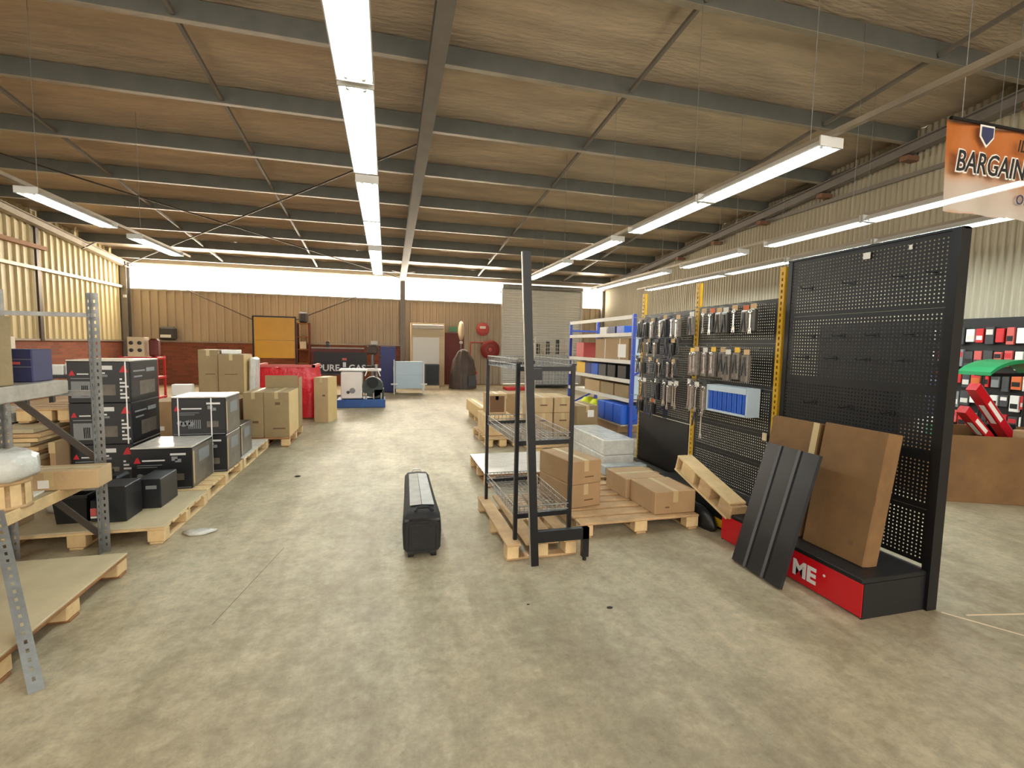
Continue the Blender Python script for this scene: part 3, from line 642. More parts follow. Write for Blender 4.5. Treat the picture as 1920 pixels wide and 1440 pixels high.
# engine set on a blue base
EB = thing('generator','engine generator on a blue skid with white tank panel','generator',(-.6,12.55,0))
MB().cbox((0,0,.1),(1.16,.76,.2),.015).ob('skid','blue_base',EB); MB().cbox((-.22,-.02,.55),(.5,.6,.66),.02).ob('control_box','off_white',EB)
EBp = MB().bx(-.4,-.04,-.323,-.32,.5,.72).ob('control_panel','off_white',EB); MB().cyl((-.2,-.326,.42),(-.2,-.32,.42),.07,12).ob('picture','grey',EB); MB().cyl((-.3,-.326,.38),(-.3,-.32,.38),.04,12).ob('picture','dark_grey',EB)
MB().cbox((-.02,0,.92),(1.0,.5,.05),.015).ob('canopy','white',EB)
MB().cyl((.28,-.3,.5),(.28,.2,.5),.25,16).ob('engine_block','engine',EB); MB().cyl((.28,-.34,.62),(.28,-.3,.62),.14,14).ob('flywheel','rubber',EB)
MB().cbox((.42,-.05,.34),(.26,.5,.26),.03).ob('gearbox','engine',EB); MB().cyl((.36,.1,.7),(.36,.1,1.05),.035,8).ob('exhaust','galv',EB)
MB().path([(.1,-.3,.78),(.16,-.3,.95),(.4,-.3,.95),(.46,-.3,.78)],.015).ob('roll_bar','white',EB)
for x in (.12,.3,.48): MB().cyl((x,-.3,.2),(x,-.3,.36),.02,6).ob('mount','chrome',EB)
# cabinets
BCb = thing('blue_cabinet','tall dark blue steel cabinet at the rear','cabinet',(.06,16.2,0)); MB().cbox((0,0,.75),(.5,.5,1.48),.01).ob('body','blue_dark',BCb); MB().bx(-.235,.235,-.256,-.25,.05,1.45).ob('door','blue_dark',BCb); MB().bx(.17,.19,-.268,-.256,.7,.85).ob('handle','chrome',BCb)
GC = thing('drawer_cabinet','pale blue two drawer cabinet on thin legs at the rear','cabinet',(.71,15.6,0)); MB().cbox((0,0,.6),(.86,.5,.86),.008).ob('body','pale_blue',GC)
for z0,z1 in ((.19,.58),(.6,1.0)): MB().cbox((0,-.256,(z0+z1)/2),(.82,.014,z1-z0),.004).ob('drawer','pale_blue',GC)
for x in (-.46,.46):
    MB().bx(x-.015,x+.015,-.25,-.22,0,1.08).ob('leg','white',GC); MB().bx(x-.015,x+.015,.22,.25,0,1.08).ob('leg','white',GC); MB().bx(x-.1,x+.1,-.3,-.26,.3,.34).ob('side_handle','white',GC)
RB = thing('roller_cabinet','cream cabinet with roller front and white panel against the rear wall','cabinet',(1.53,18.4,0)); MB().cbox((0,.03,1.19),(1.26,.5,2.38),.01).ob('body','beige',RB)
MB().cyl((-.58,-.24,2.24),(.58,-.24,2.24),.09,12).ob('roller_drum','off_white',RB); MB().bx(-.56,.42,-.25,-.235,.45,1.85).ob('white_panel','paper',RB); MB().bx(-.6,.6,-.24,-.225,1.9,2.1).ob('shutter','carton_tape',RB)
SB = thing('speaker_cabinet','dark grey speaker like cabinet on a low stand','cabinet',(1.6,17.3,0)); MB().cbox((0,0,.5),(.5,.4,.76),.01).ob('body','dark_grey',SB); MB().bx(-.22,.22,-.206,-.2,.16,.84).ob('front_mesh','black_board',SB); MB().bx(-.25,.25,-.2,.2,0,.12).ob('stand','beige',SB)
DR = struct(MB().bx(2.2,2.98,D-.035,D+.03,0,2.06).ob('door_2','maroon')); MB().bx(2.14,2.2,D-.05,D+.03,0,2.12).ob('door_jamb','maroon',DR); MB().bx(2.98,3.04,D-.05,D+.03,0,2.12).ob('door_jamb','maroon',DR); MB().cyl((2.9,D-.08,1.0),(2.9,D-.03,1.0),.03,8).ob('door_handle','chrome',DR)
tag(MB().cbox((0,0,.1),(.44,.05,.2),.01).ob('exit_sign','exit_green',None,(2.64,D-.06,2.1)),'dull green sign box above the maroon rear door','sign')
# draped machine
DM = thing('covered_machine','tall machine under a dark brown draped cover in front of rear door','machine',(2.72,17.2,0)); b=MB(); n=40; lv=[(0.0,.46),(.4,.44),(.8,.40),(1.05,.36),(1.2,.27),(1.34,.2),(1.42,.1),(1.44,.01)]
vs=[((r*(1+.09*sin(7*a+z)+.05*sin(13*a)))*cos(a)*1.0,(r*(1+.08*sin(9*a)))*sin(a)*.8,z) for z,r in lv for a in [2*pi*i/n for i in range(n)]]; b.add(vs,[(j*n+i,j*n+(i+1)%n,(j+1)*n+(i+1)%n,(j+1)*n+i) for j in range(len(lv)-1) for i in range(n)],True); b.ob('cover','drape',DM)
MB().bx(.12,.4,-.46,-.4,.12,.5).ob('panel','dark_grey',DM)
FN = thing('pedestal_fan','cream pedestal fan head above the covered machine','fan',(2.75,17.95,0)); MB().cyl((0,0,.03),(0,0,1.75),.02,8).ob('pole','galv',FN); MB().lathe([(.001,0),(.22,0),(.22,.03),(.001,.04)],n=16).ob('base','dark_grey',FN); MB().lathe([(.001,-.1),(.2,-.09),(.34,-.05),(.37,0),(.34,.05),(.2,.09),(.001,.1)],(0,0,2.12),20,'X').ob('fan_head','beige',FN); MB().cbox((0,0,1.68),(.12,.14,.12),.03).ob('motor','off_white',FN)
# hose reel and sign
HS = thing('hose_sign','round red fire hose sign on the rear wall cladding','sign',(3.8,D-.05,2.24)); MB().lathe([(.001,-.012),(.27,-.012),(.27,0)],n=24,axis='Y').ob('disc','pink_red',HS); MB().bx(-.12,.12,-.016,-.012,.02,.12).ob('picture','paper',HS); MB().bx(-.14,.14,-.016,-.012,-.03,.0).ob('print','print_red',HS)
HR = thing('hose_reel','red fire hose reel with pale hub below the round sign','hose reel',(4.06,D-.3,1.42)); MB().lathe([(.12,-.1),(.38,-.1),(.38,-.06),(.16,-.05),(.16,.05),(.38,.06),(.38,.1),(.12,.1)],n=24,axis='Y').ob('reel_drum','reel_red',HR)
MB().lathe([(.17,-.05),(.31,-.05),(.31,.05),(.17,.05)],n=24,axis='Y').ob('hose','maroon',HR); MB().lathe([(.001,-.12),(.09,-.12),(.09,-.08)],n=14,axis='Y').ob('hub','pink_red',HR); MB().cyl((0,0,0),(0,.28,0),.03,8).ob('wall_bracket','red',HR)
MB().path([(-.1,.1,-.3),(-.12,.05,-.9),(-.1,.0,-1.3)],.02).ob('hose_tail','red',HR)
tag(MB().cyl((0,0,0),(0,0,1.7),.025,8).cyl((0,0,1.7),(1.0,0,1.7),.025,8).ob('water_pipe','pink_red',None,(3.3,D-.1,0)),'thin reddish pipe running up the rear wall beside the hose reel','pipe')
FE = thing('fire_extinguisher','red fire extinguisher standing below the hose reel','fire extinguisher',(3.42,18.7,0)); MB().lathe([(.001,0),(.09,0),(.09,.5),(.05,.58),(.03,.6),(.001,.6)],n=14).ob('cylinder','red',FE); MB().bx(-.06,.06,-.092,-.085,.2,.42).ob('label','paper',FE); MB().cbox((0,-.02,.64),(.06,.14,.06),.01).ob('valve','black_plastic',FE)
tag(MB().cbox((0,0,.06),(.9,.6,.1),.01).ob('red_step','red',None,(4.6,16.6,-.01)),'low red platform on floor in front of the roller door','platform')
# steel mesh cage
CG = thing('mesh_cage','white steel mesh cage trolley in front of the roller door','cage',(6.2,17.6,0)); b=MB()
for x in (-.75,.75):
    for y in (-.45,.45): MB().bx(x-.025,x+.025,y-.025,y+.025,0,1.95).ob('post','off_white',CG)
for y in (-.45,.45):
    b=MB()
    for i in range(1,12): b.cyl((-.75+i*.125,y,.15),(-.75+i*.125,y,1.7),.008,4)
    for j in range(12): b.cyl((-.75,y,.15+j*.14),(.75,y,.15+j*.14),.008,4)
    tag(b.ob('mesh_panel','off_white',CG),kind='stuff')
for x in (-.75,.75):
    b=MB()
    for i in range(1,7): b.cyl((x,-.45+i*.13,.15),(x,-.45+i*.13,1.7),.008,4)
    for j in range(12): b.cyl((x,-.45,.15+j*.14),(x,.45,.15+j*.14),.008,4)
    tag(b.ob('mesh_panel','off_white',CG),kind='stuff')
MB().cbox((0,0,.1),(1.5,.9,.06),.01).ob('floor_tray','dark_grey',CG)
carton('grey wrapped load inside the white mesh cage',5.55,6.8,17.25,17.95,.132,1.3,'film_grey',tape=False,name='wrapped_load',cat='load')
for k,x in enumerate((5.7,6.1,6.5)): tag(MB().cyl((0,0,0),(0,0,.4+.08*k),.07,10).ob('canister','dark_grey',None,(x,17.6,1.302)),f'dark canister, {ORD[k]} from the left on the load in the mesh cage','canister','canisters on the caged load')
# ================================================================== CENTRE: WHEELED BAG
BG = thing('wheeled_bag','long black wheeled bag with clear window lying in the aisle','bag',(.26,3.5,0),-.03)
b=MB(); ys=[0,.04,.12,.5,1.0,1.3,1.36]; n=16; vs=[]
for y in ys:
    k = {0:.86,.04:.98,.12:1.0,.5:.93,1.0:.86,1.3:.84,1.36:.72}[y]; tz = {0:.9,.04:.98,.12:1,.5:.96,1.0:.94,1.3:.93,1.36:.8}[y]
    for x,z in ((-.13,.06),(-.1,.035),(.1,.035),(.13,.06),(.135,.2),(.13,.29),(.1,.325),(0,.335),(-.1,.325),(-.13,.29),(-.135,.2)): vs.append((x*k*1.08,y,.035+(z-.035)*tz))
n=11; b.add(vs,[(j*n+i,j*n+(i+1)%n,(j+1)*n+(i+1)%n,(j+1)*n+i) for j in range(len(ys)-1) for i in range(n)],True); b.add(vs[:n],[tuple(range(n))]); b.add(vs[-n:],[tuple(reversed(range(n)))])
b.ob('body','black_fabric',BG)
w1=MB().add([(-.088,.2,.337),(.002,.2,.343),(.001,1.2,.322),(-.08,1.2,.317)],[(0,1,2,3)]); w1.ob('clear_window','bag_film',BG)
w2=MB().add([(.006,.2,.343),(.1,.2,.337),(.088,1.2,.316),(.004,1.2,.322)],[(0,1,2,3)]); w2.ob('clear_window','bag_film_pale',BG)
MB().path([(-.05,.05,.34),(-.03,.08,.36),(.05,.08,.36),(.08,.05,.34)],.012).ob('carry_handle','black_fabric',BG)
MB().bx(-.128,.128,.0,.012,.28,.295).ob('zip','dark_grey',BG); MB().cbox((0,-.004,.16),(.2,.012,.2),.006).ob('front_pocket','black_fabric',BG)
for x in (-.085,.085): MB().cyl((x-.02,.03,.035),(x+.02,.03,.035),.035,12).ob('wheel','rubber',BG)
for x in (-.08,.08): MB().cbox((x,1.25,.02),(.04,.08,.04),.008).ob('foot','rubber',BG)
MB().path([(-.06,1.36,.28),(-.04,1.4,.31),(.04,1.4,.31),(.06,1.36,.28)],.01).ob('pull_strap','off_white',BG)
# ================================================================== WIRE SHELF FRAME AND UPRIGHT
pallet('narrow wooden pallet under the black wire shelf frame',.86,1.42,3.29,4.46,.13,'wood','Y',4)
WF = thing('wire_shelf_frame','black steel frame with three wire basket shelves on a narrow pallet','shelf frame',(1.18,3.86,.13))
def wl(x,y,z): return (x-1.18,y-3.86,z-.13)
CORN=[(.945,3.38),(.925,4.36),(1.39,3.40),(1.375,4.38)]
for x,y in CORN: MB().bx(x-1.18-.014,x-1.18+.014,y-3.86-.014,y-3.86+.014,0,1.34).ob('leg','black_metal',WF)
for z in (1.43,.87,.31):
    MB().bar(wl(.945,3.38,z),wl(1.39,3.40,z),.025,.035).ob('front_bar','black_metal',WF); MB().bar(wl(.925,4.36,z),wl(1.375,4.38,z),.025,.03).ob('rear_bar','black_metal',WF)
    b=MB()
    for i in range(13):
        f=i/12; b.cyl(wl(.945+.445*f,3.39,z-.01),wl(.925+.45*f,4.37,z-.01),.003,4)
        b.cyl(wl(.945+.445*f,3.39,z-.01),wl(.945+.445*f,3.39,z+.07),.003,4); b.cyl(wl(.925+.45*f,4.37,z-.01),wl(.925+.45*f,4.37,z+.07),.003,4)
    for i in range(20):
        f=i/19; y=3.39+.98*f; b.cyl(wl(.945-.02*f,y,z-.012),wl(1.39-.015*f,y,z-.012),.003,4)
        for xx in (.945-.02*f,1.39-.015*f): b.cyl(wl(xx,y,z-.01),wl(xx,y,z+.07),.003,4)
    for zz in (z+.03,z+.07): b.path([wl(.945,3.39,zz),wl(1.39,3.39,zz),wl(1.375,4.37,zz),wl(.925,4.37,zz),wl(.945,3.39,zz)],.004,4)
    tag(b.ob('wire_basket','galv',WF),kind='stuff')
UP = thing('gondola_upright','tall black steel upright with a stepped foot leaning at the wire frame','upright',(1.047,3.2,0))
lean=Matrix.Rotation(-.05,4,'Y')
p=MB().box((0,0,1.125),(.055,.045,2.25)); p.v=[tuple(lean@Vector(v)) for v in p.v]; p.ob('post','black_metal',UP)
c=MB().box((-.03,.0,1.125),(.004,.02,2.25)); c.v=[tuple(lean@Vector(v)) for v in c.v]; c.ob('slot_strip','galv_light',UP)
MB().bx(.0,.42,-.02,.02,.17,.255).ob('foot_beam','black_metal',UP); MB().bx(.37,.42,-.02,.02,.03,.255).ob('foot_leg','black_metal',UP); MB().cyl((.395,0,0),(.395,0,.035),.015,8).ob('levelling_foot','rubber',UP)
MB().bx(-.09,.02,-.022,.022,1.36,1.44).ob('bracket','black_metal',UP)
# ================================================================== RIGHT SIDE: PALLETS AND CARTONS
pallet('wooden pallet holding brown cartons right of the wire shelf frame',1.56,2.70,3.56,4.72,.13,'wood','X',7)
for k in range(2):
    carton(f"brown carton, {['lower','upper'][k]} of the stack of two behind the wire frame",1.55,1.88,3.94,4.52,.132+.217*k,.347+.217*k,'carton',.2,ink=[(.1,.3,.3,.05)])
carton('low brown carton at the front corner of the right pallet',2.29,2.70,3.62,4.06,.132,.335,'carton',0,ink=[(-.2,.3,.1,.06)])
carton('low brown carton behind the one at the right pallet corner',2.25,2.68,4.08,4.5,.132,.33,'carton',0.02)
pallet('wooden pallet topped with a white plastic sheet in the aisle',1.07,2.2,5.1,6.1,.15,'wood_dark','X',6,cover='plastic_sheet',coverz=.012)
pallet('wooden pallet under the white film wrapped carton',2.28,3.14,4.84,6.2,.13,'wood','X',7)
for k in range(2):
    tag(MB().cbox((0,0,.095),(.40,1.06,.188),.012).ob('wrapped_carton','film',None,(2.68,5.58,.132+.19*k),(0,0,.0)),f"white film wrapped carton, {['lower','upper'][k]} of the two beside the blue rack",'carton','film wrapped cartons')
carton('grey wrapped pack in front of the white film cartons',2.42,2.95,4.87,5.02,.132,.24,'film_grey',tape=False,name='wrapped_pack',cat='pack')
pallet('wooden pallet under the big carton stack beyond the wire frame',2.1,3.2,6.5,7.7,.13,'wood','X',7)
for i in range(2):
    for k in range(3): carton(f"pale brown carton, {['bottom','middle','top'][k]} of the {['left','right'][i]} column seen through the wire frame",2.14+.31*i,2.43+.31*i,6.7,7.35,.132+.235*k,.365+.235*k,'carton_pale',0,ink=[(0,.5,.4,.08)])
dk=carton('darker brown carton with white label beside the big carton stack',2.76,3.1,6.55,7.1,.132,.72,'carton_olive',lab=[(.15,.8,.3,.18)])
carton('low brown carton in front of the darker labelled carton',2.74,3.12,6.26,6.5,.0,.3,'carton')
pallet('small wooden pallet at the aisle side of the carton stacks',1.5,2.06,7.16,8.3,.14,'wood','X',7)
carton('open topped wooden crate on the small aisle pallet',1.55,2.02,7.4,8.1,.142,.46,'wood_pale',tape=False,name='wooden_crate',cat='crate')
kb=carton('brown carton with dark front on top of the wooden crate',1.62,1.93,7.6,8.0,.462,.80,'carton_pale',lab=None,ink=[(.0,.5,.8,.8)])
pallet('far wooden pallet with a long pale carton in the aisle',1.78,2.9,9.0,10.4,.14,'wood','X',7)
carton('long pale carton lying along the far aisle pallet',1.76,1.98,8.95,10.6,.142,.38,'carton_side')
carton('square brown carton on the far aisle pallet',2.1,2.6,9.3,9.9,.142,.62,'carton')
# ================================================================== BLUE RACK
BR = thing('blue_rack','blue and grey steel rack full of cartons behind the pegboard','rack',(3.7,7.35,0))
def bl(x,y,z): return (x-3.7,y-7.35,z)
for x in (3.42,3.98):
    for y in (6.14,8.54): MB().cbox(bl(x,y,1.04),(.05,.05,2.08),.004).ob('upright','blue_rack',BR)
for y in (6.14,8.54): 
    for z in (.5,1.2,1.9): MB().bar(bl(3.42,y,z),bl(3.98,y,z+.25 if z<1.9 else z),.02,.03).ob('side_brace','blue_rack',BR)
for z in (.28,.84,1.12,1.40,1.80,2.05):
    MB().bx(*[v for p in ((3.395-3.7,3.43-3.7),(6.16-7.35,8.52-7.35)) for v in p],z-.035,z+.02).ob('front_beam','off_white',BR)
    if z<2: MB().bx(3.43-3.7,3.97-3.7,6.16-7.35,8.52-7.35,z-.02,z).ob('shelf','galv_light',BR)
MB().bx(3.45-3.7,3.97-3.7,6.15-7.35,6.16-7.35,.86,1.8).ob('side_sheet','pale_blue',BR)
def rb(label,y0,y1,z0,z1,m,x0=3.46,x1=3.9,cat='carton',**k): return carton(label,x0,x1,y0,y1,z0+.003,z1,m,cat=cat,name=k.pop('name','carton'),**k)
bb=rb('big brown strapped carton on the blue rack',6.35,7.5,1.40,1.74,'carton',tape=False)
for y in (-.3,.2): MB().bx(-.222,-.2205,y-.01,y+.01,0,.337).ob('strap','paper',bb)
pp=MB().bx(-.2225,-.2208,-.5,-.25,.05,.25).ob('label','paper',bb)
rb('red and white carton at the far end of the blue rack',8.0,8.35,1.40,1.68,'pink_red',tape=False,cat='box')
rb('yellow box on the blue rack near its far end',7.9,8.3,1.12,1.33,'yellow',tape=False,cat='box')
for k,(a,m) in enumerate(((6.4,'black_plastic'),(6.75,'black_plastic'),(7.08,'dark_grey'),(7.38,'blue'),(7.65,'blue_dark'))):
    rb(f"{['black','black','dark grey','bright blue','dark blue'][k]} parts bin, {ORD[k]} from the near end of the blue rack middle shelf",a,a+.27,1.12,1.33,m,tape=False,name='parts_bin',cat='bin',group='parts bins on the blue rack')
for k,(a,b_,m) in enumerate(((6.3,6.75,'carton_olive'),(6.8,7.25,'carton_olive'),(7.3,7.9,'carton_pale'))): rb(f"flat brown carton, {ORD[k]} from the near end on the shelf above the blue bins",a,b_,.84,1.04,m)
for k,a in enumerate((6.2,6.48,6.76)): rb(f"bright blue plastic bin, {ORD[k]} from the near end under the flat cartons",a,a+.25,.48,.76,'blue',tape=False,x0=3.30,x1=3.8,name='plastic_bin',cat='bin',group='bright blue bins on the blue rack')
tag(MB().bx(-.03,.5,0,2.3,0,.02).ob('lower_shelf_board','galv_light',BR,bl(3.32,6.19,.46)))
for k in range(2):
    l=MB().lathe([(.001,0),(.1,.01),(.13,.06),(.13,.16),(.09,.24),(.001,.25)],n=14); l.v=[(x*(1+.15*sin(6*math.atan2(y,x)+z*30)),y*(1+.15*sin(5*math.atan2(y,x)+z*25)),z) for x,y,z in l.v]
    tag(l.ob('hose_bundle','lime',None,(3.46,7.35+.36*k,.48)),f"lime yellow hose bundle on the blue rack, the {['nearer','farther'][k]} one",'bundle','lime bundles')
rb('brown carton on the lowest shelf of the blue rack',6.6,7.4,.28,.44,'carton')
for k,(a,m) in enumerate(((6.5,'blue'),(6.8,'navy'),(7.1,'off_white'))): rb(f"small {['blue','navy','white'][k]} pack on the top shelf of the blue rack",a,a+.25,1.80,1.93,m,tape=False,cat='pack')
# ================================================================== PEGBOARD GONDOLA
GX = 3.28
G = thing('pegboard_gondola','tall black perforated pegboard display bay with red fronted plinth','display stand',(GX,2.07,0))
HP = .0254
def pegpanel(parent, y0, y1, z0, z1, xoff=0., oy=2.07):
    b = MB().perf(y1-y0, z1-z0, HP, HP, .009, .009, .002)
    # sheet built in XZ; turn so that it faces -X and spans Y
    b.v = [(v[1]+xoff, v[0]+y0-oy, v[2]+z0) for v in b.v]; b.f = [tuple(reversed(f)) for f in b.f]
    return b.ob('peg_panel','black_board',parent)
for z0,z1 in ((.27,.62),(.621,.965),(.966,1.37),(1.371,1.88),(1.881,2.335)): pegpanel(G,2.12,3.31,z0,z1)
MB().bx(-.03,.05,0,.05,0,2.345).ob('end_post','black_metal',G); MB().bx(-.005,.045,1.22,1.262,0,2.345).ob('rear_post','black_metal',G)
MB().bx(-.01,.04,.0,1.26,2.335,2.35).ob('top_rail','black_metal',G)
MB().bx(.03,.045,.05,1.22,1.36,1.385).ob('back_rail','black_metal',G); MB().bx(.03,.045,.05,1.22,.955,.975).ob('back_rail','black_metal',G); MB().bx(.02,.024,.3,1.22,.98,1.36).ob('backing_sheet','black_board',G)
MB().cbox((-.27,.64,.235),(.54,1.24,.03),.004).ob('plinth_top','black_board',G); MB().bx(-.53,-.01,.02,.03,.0,.22).ob('plinth_end','black_board',G); MB().bx(-.53,-.01,1.24,1.25,.0,.22).ob('plinth_end','black_board',G)
rf = MB().bx(-.535,-.525,.02,1.25,.012,.218).ob('red_front','red_gloss',G)
text('ME',.145,'print_white',rf,(-.5365,.52,.06),(pi/2,0,-pi/2),bold=.006,sx=1.0,name='logo_letters')
MB().cyl((-.537,.275,.15),(-.536,.275,.15),.009,10).ob('logo_dot','print_white',rf)
tag(MB().cbox((0,0,0),(.01,.05,.045),.004).ob('paper_tag','paper',None,(GX-.012,2.65,2.275)),'small white tag hooked high on the tall pegboard bay','tag')
tag(MB().cbox((0,0,0),(.01,.018,.03),.004).ob('paper_tag','paper',None,(GX-.012,2.36,2.28)),'tiny pale tag near the top right of the tall pegboard bay','tag')
random.seed(8)
hookm = MB().cyl((0,0,0),(-.09,0,-.005),.003,5).cyl((-.09,0,-.005),(-.1,0,.012),.003,5).cbox((.0,0,0),(.006,.03,.03),.002).mesh('peg_hook','black_metal')
k=0
for z,ys in ((2.1,(3.1,2.75,2.4,2.2)),(1.72,(3.05,2.8,2.55,2.3)),(1.55,(3.1,2.85,2.6,2.35)),(1.2,(3.0,2.7,2.4))):
    for i,y in enumerate(ys):
        tag(link('peg_hook',hookm,None,(GX-.004,y,z)),f"empty black peg hook, {ORD[i]} from the yellow post, {['top','second','third','lowest'][k]} hook row",'hook','empty hooks on the tall pegboard bay')
    k+=1
# the lower two bays
G2 = thing('pegboard_bay','lower black pegboard bay with yellow posts crowded with tools','display stand',(GX,3.36,0))
for z0,z1 in ((.24,.56),(.561,.85),(.851,1.25),(1.251,1.66),(1.661,2.05)): pegpanel(G2,3.42,4.49,z0,z1,0,3.36)
G3 = thing('pegboard_bay','far black pegboard bay with plain dark lower panel','display stand',(GX,4.52,0))
for z0,z1 in ((.76,1.25),(1.251,1.66),(1.661,2.03)): pegpanel(G3,4.57,5.62,z0,z1,0,4.52)
MB().bx(-.012,0,.05,1.12,.12,.755).ob('plain_panel','black_board',G3); MB().bx(-.05,.03,.03,1.2,.0,.115).ob('base_rail','dark_grey',G3); MB().bx(-.055,-.05,.03,1.2,.09,.115).ob('base_edge','galv',G3)
for par,oy,ys,zt in ((G2,3.36,(3.36,),2.31),(G3,4.52,(4.5,5.63),2.31)):
    for y in ys:
        b=MB().perf(.055,zt,.06,.05,.016,.026,.002,.0,.03); b.v=[(v[1]-.006,v[0]+y-oy,v[2]) for v in b.v]; b.f=[tuple(reversed(f)) for f in b.f]; b.ob('yellow_post','yellow_post',par)
        MB().bx(.0,.04,y-oy,y-oy+.004,0,zt).bx(.0,.04,y-oy+.051,y-oy+.055,0,zt).ob('post_flange','yellow_post',par)
        MB().bx(.038,.042,y-oy,y-oy+.055,0,zt).ob('post_core','black_metal',par)
MB().cbox((-.2,.6,.225),(.4,1.1,.03),.004).ob('plinth_top','black_board',G2); MB().bx(-.4,-.39,.02,1.15,.0,.21).ob('plinth_front','black_board',G2)
ys_ = MB().bx(-.408,-.4,.02,.5,.02,.09).ob('yellow_kick_strip','yellow',G2); MB().bx(-.41,-.4,.5,1.15,.015,.04).ob('pale_kick_strip','beige',G2)
MB().bx(-.4,0,.0,.012,0,.21).ob('plinth_end','black_board',G2)
# black rubbish sack at the plinth, small pallet leaning on it
sk=MB().lathe([(.001,0),(.13,.0),(.15,.05),(.12,.13),(.05,.18),(.001,.19)],n=16); sk.v=[(x*.5*(1+.1*sin(5*math.atan2(y,x))),y*2.0*(1+.08*sin(6*math.atan2(y,x))),z) for x,y,z in sk.v]
tag(sk.ob('black_sack','black_plastic',None,(2.785,3.72,0)),'black plastic sack slumped under the leaning small pallet','sack')
LP = thing('small_pallet','small narrow wooden pallet tilted on the plinth beside the black ribbed mat','pallet',(2.80,3.6,.385),rot=(rad(17),0,0))
for z in (-.07,.07): MB().cbox((0,0,z),(.16,.78,.02),.004).ob('deck_board','wood_pale',LP)
for y in (-.34,-.06,.2): MB().cbox((0,y,0),(.15,.16 if y<.1 else .2,.118),.004).ob('block','wood' if y<0 else 'wood_pale',LP)
MB().cbox((0,.38,0),(.15,.02,.118),.003).ob('end_board','wood_pale',LP)
# leaning cartons and ribbed rubber mat
def lean(name,label,cat,x0,y0,y1,L,t,ang,z0,m,parts=None):
    o=thing(name,label,cat,(x0,(y0+y1)/2,z0),rot=(0,ang,0)); MB().cbox((t/2,0,L/2),(t,y1-y0,L),.006).ob('body',m,o); return o
A=lean('leaning_carton','flat worn brown carton leaning on the tall pegboard, nearer one','carton',2.885,2.21,2.66,.86,.12,rad(9),.252,'carton_worn'); MB().bx(-.001,0,-.224,.224,.40,.45).ob('tape','carton_worn',A); MB().box((-.0015,-.12,.12),(.002,.03,.03)).ob('scuff','carton_ink',A)
B=lean('leaning_carton','flat worn brown carton leaning on the tall pegboard, farther one behind the mat','carton',2.90,2.70,3.14,.84,.11,rad(9),.252,'carton_worn'); MB().bx(-.001,0,-.21,-.16,0,.84).ob('tape','carton_tape',B)
RM=thing('ribbed_mat','black ribbed rubber ramp mat leaning on the red fronted plinth','mat',(2.545,2.71,.012),rot=(0,rad(16),rad(-1)))
prof=[(-.23,0),(-.23,.02),(-.085,.02),(-.075,.0),(-.06,0),(-.05,.02),(.085,.02),(.095,0),(.11,0),(.12,.02),(.23,.02),(.23,0)]
pr=[(-.23,.015),(-.23,-.012),(-.10,-.012),(-.085,.004),(-.07,.004),(-.055,-.012),(.07,-.012),(.085,.004),(.10,.004),(.115,-.012),(.23,-.012),(.23,.015)]
b=MB(); n=len(pr); vs=[(x,y,z) for z in (0,.93) for y,x in pr]; b.add(vs,[(i,(i+1)%n,n+(i+1)%n,n+i) for i in range(n)]); b.add(vs,[tuple(reversed(range(n))),tuple(range(n,2*n))]); b.ob('rubber_sheet','ribbed_rubber',RM)
for y in (-.077,.093): MB().bx(.001,.0038,y-.009,y+.009,.0,.93).ob('groove_shade','rubber',RM)  # dark strips in the grooves, their shade put into the colour
# ------------------------------------------------------------------ hanging tools
def spanner_mesh(L,m):
    b=MB(); b.cbox((0,0,-L/2),(.008,.018,L*.8),.003); b.lathe([(.012,-.004),(.024,-.004),(.024,.004),(.012,.004)],(0,0,-.024),10,'X'); b.cbox((0,-.012,-L+.02),(.008,.012,.04),.003); b.cbox((0,.012,-L+.02),(.008,.012,.04),.003); b.cbox((0,0,-L+.045),(.008,.034,.02),.003); return b.mesh('spanner',m)
SPM={L:spanner_mesh(L,'chrome') for L in (.18,.22,.28)}
HOOK=MB().cyl((0,0,0),(-.2,0,.006),.003,5).cyl((-.2,0,.006),(-.21,0,.02),.003,5).mesh('hook','galv')
CARD={m:MB().cbox((0,0,-.02),(.006,.07,.05),.002).mesh('header_card',m) for m in ('header_beige','orange','off_white','yellow','dark_grey')}
BLIS={(m,h):MB().cbox((0,0,-h/2),(.045,.085,h),.008).mesh('blister',m) for m in ('blister','blister_dark','black_plastic') for h in (.14,.2,.25)}
PLI=MB().cbox((0,0,-.03),(.012,.03,.06),.004).bar((0,-.008,-.06),(0,-.03,-.17),.012,.014).bar((0,.008,-.06),(0,.03,-.17),.012,.014)
PLI=PLI.mesh('pliers','dark_grey')
def hang(kind,y,z,label,group,dx=.14,h=.2,card='header_beige',bm='blister',L=.22):
    t=thing('hanging_tool',label,'tool',(GX-dx,y,z),0,group)
    link('hook',HOOK,t,(dx if dx<.2 else .2,0,.004))
    if kind=='pack':
        link('header_card',CARD[card],t,(0,0,-.003)); bl_=link('blister',BLIS[(bm,h)],t,(0,0,-.045))
        s=link('spanner',SPM[L] ,bl_,(-.024,random.uniform(-.015,.015),-.0)) if random.random()<.55 else link('pliers',PLI,bl_,(-.026,0,-.02))
    elif kind=='spanner': link('header_card',CARD[card],t,(0,0,.0)); link('spanner',SPM[L],t,(-.01,0,-.03))
    elif kind=='pliers': link('pliers',PLI,t,(0,0,-.005)); link('header_card',CARD['dark_grey'],t,(.01,0,.0))
    return t
random.seed(17)
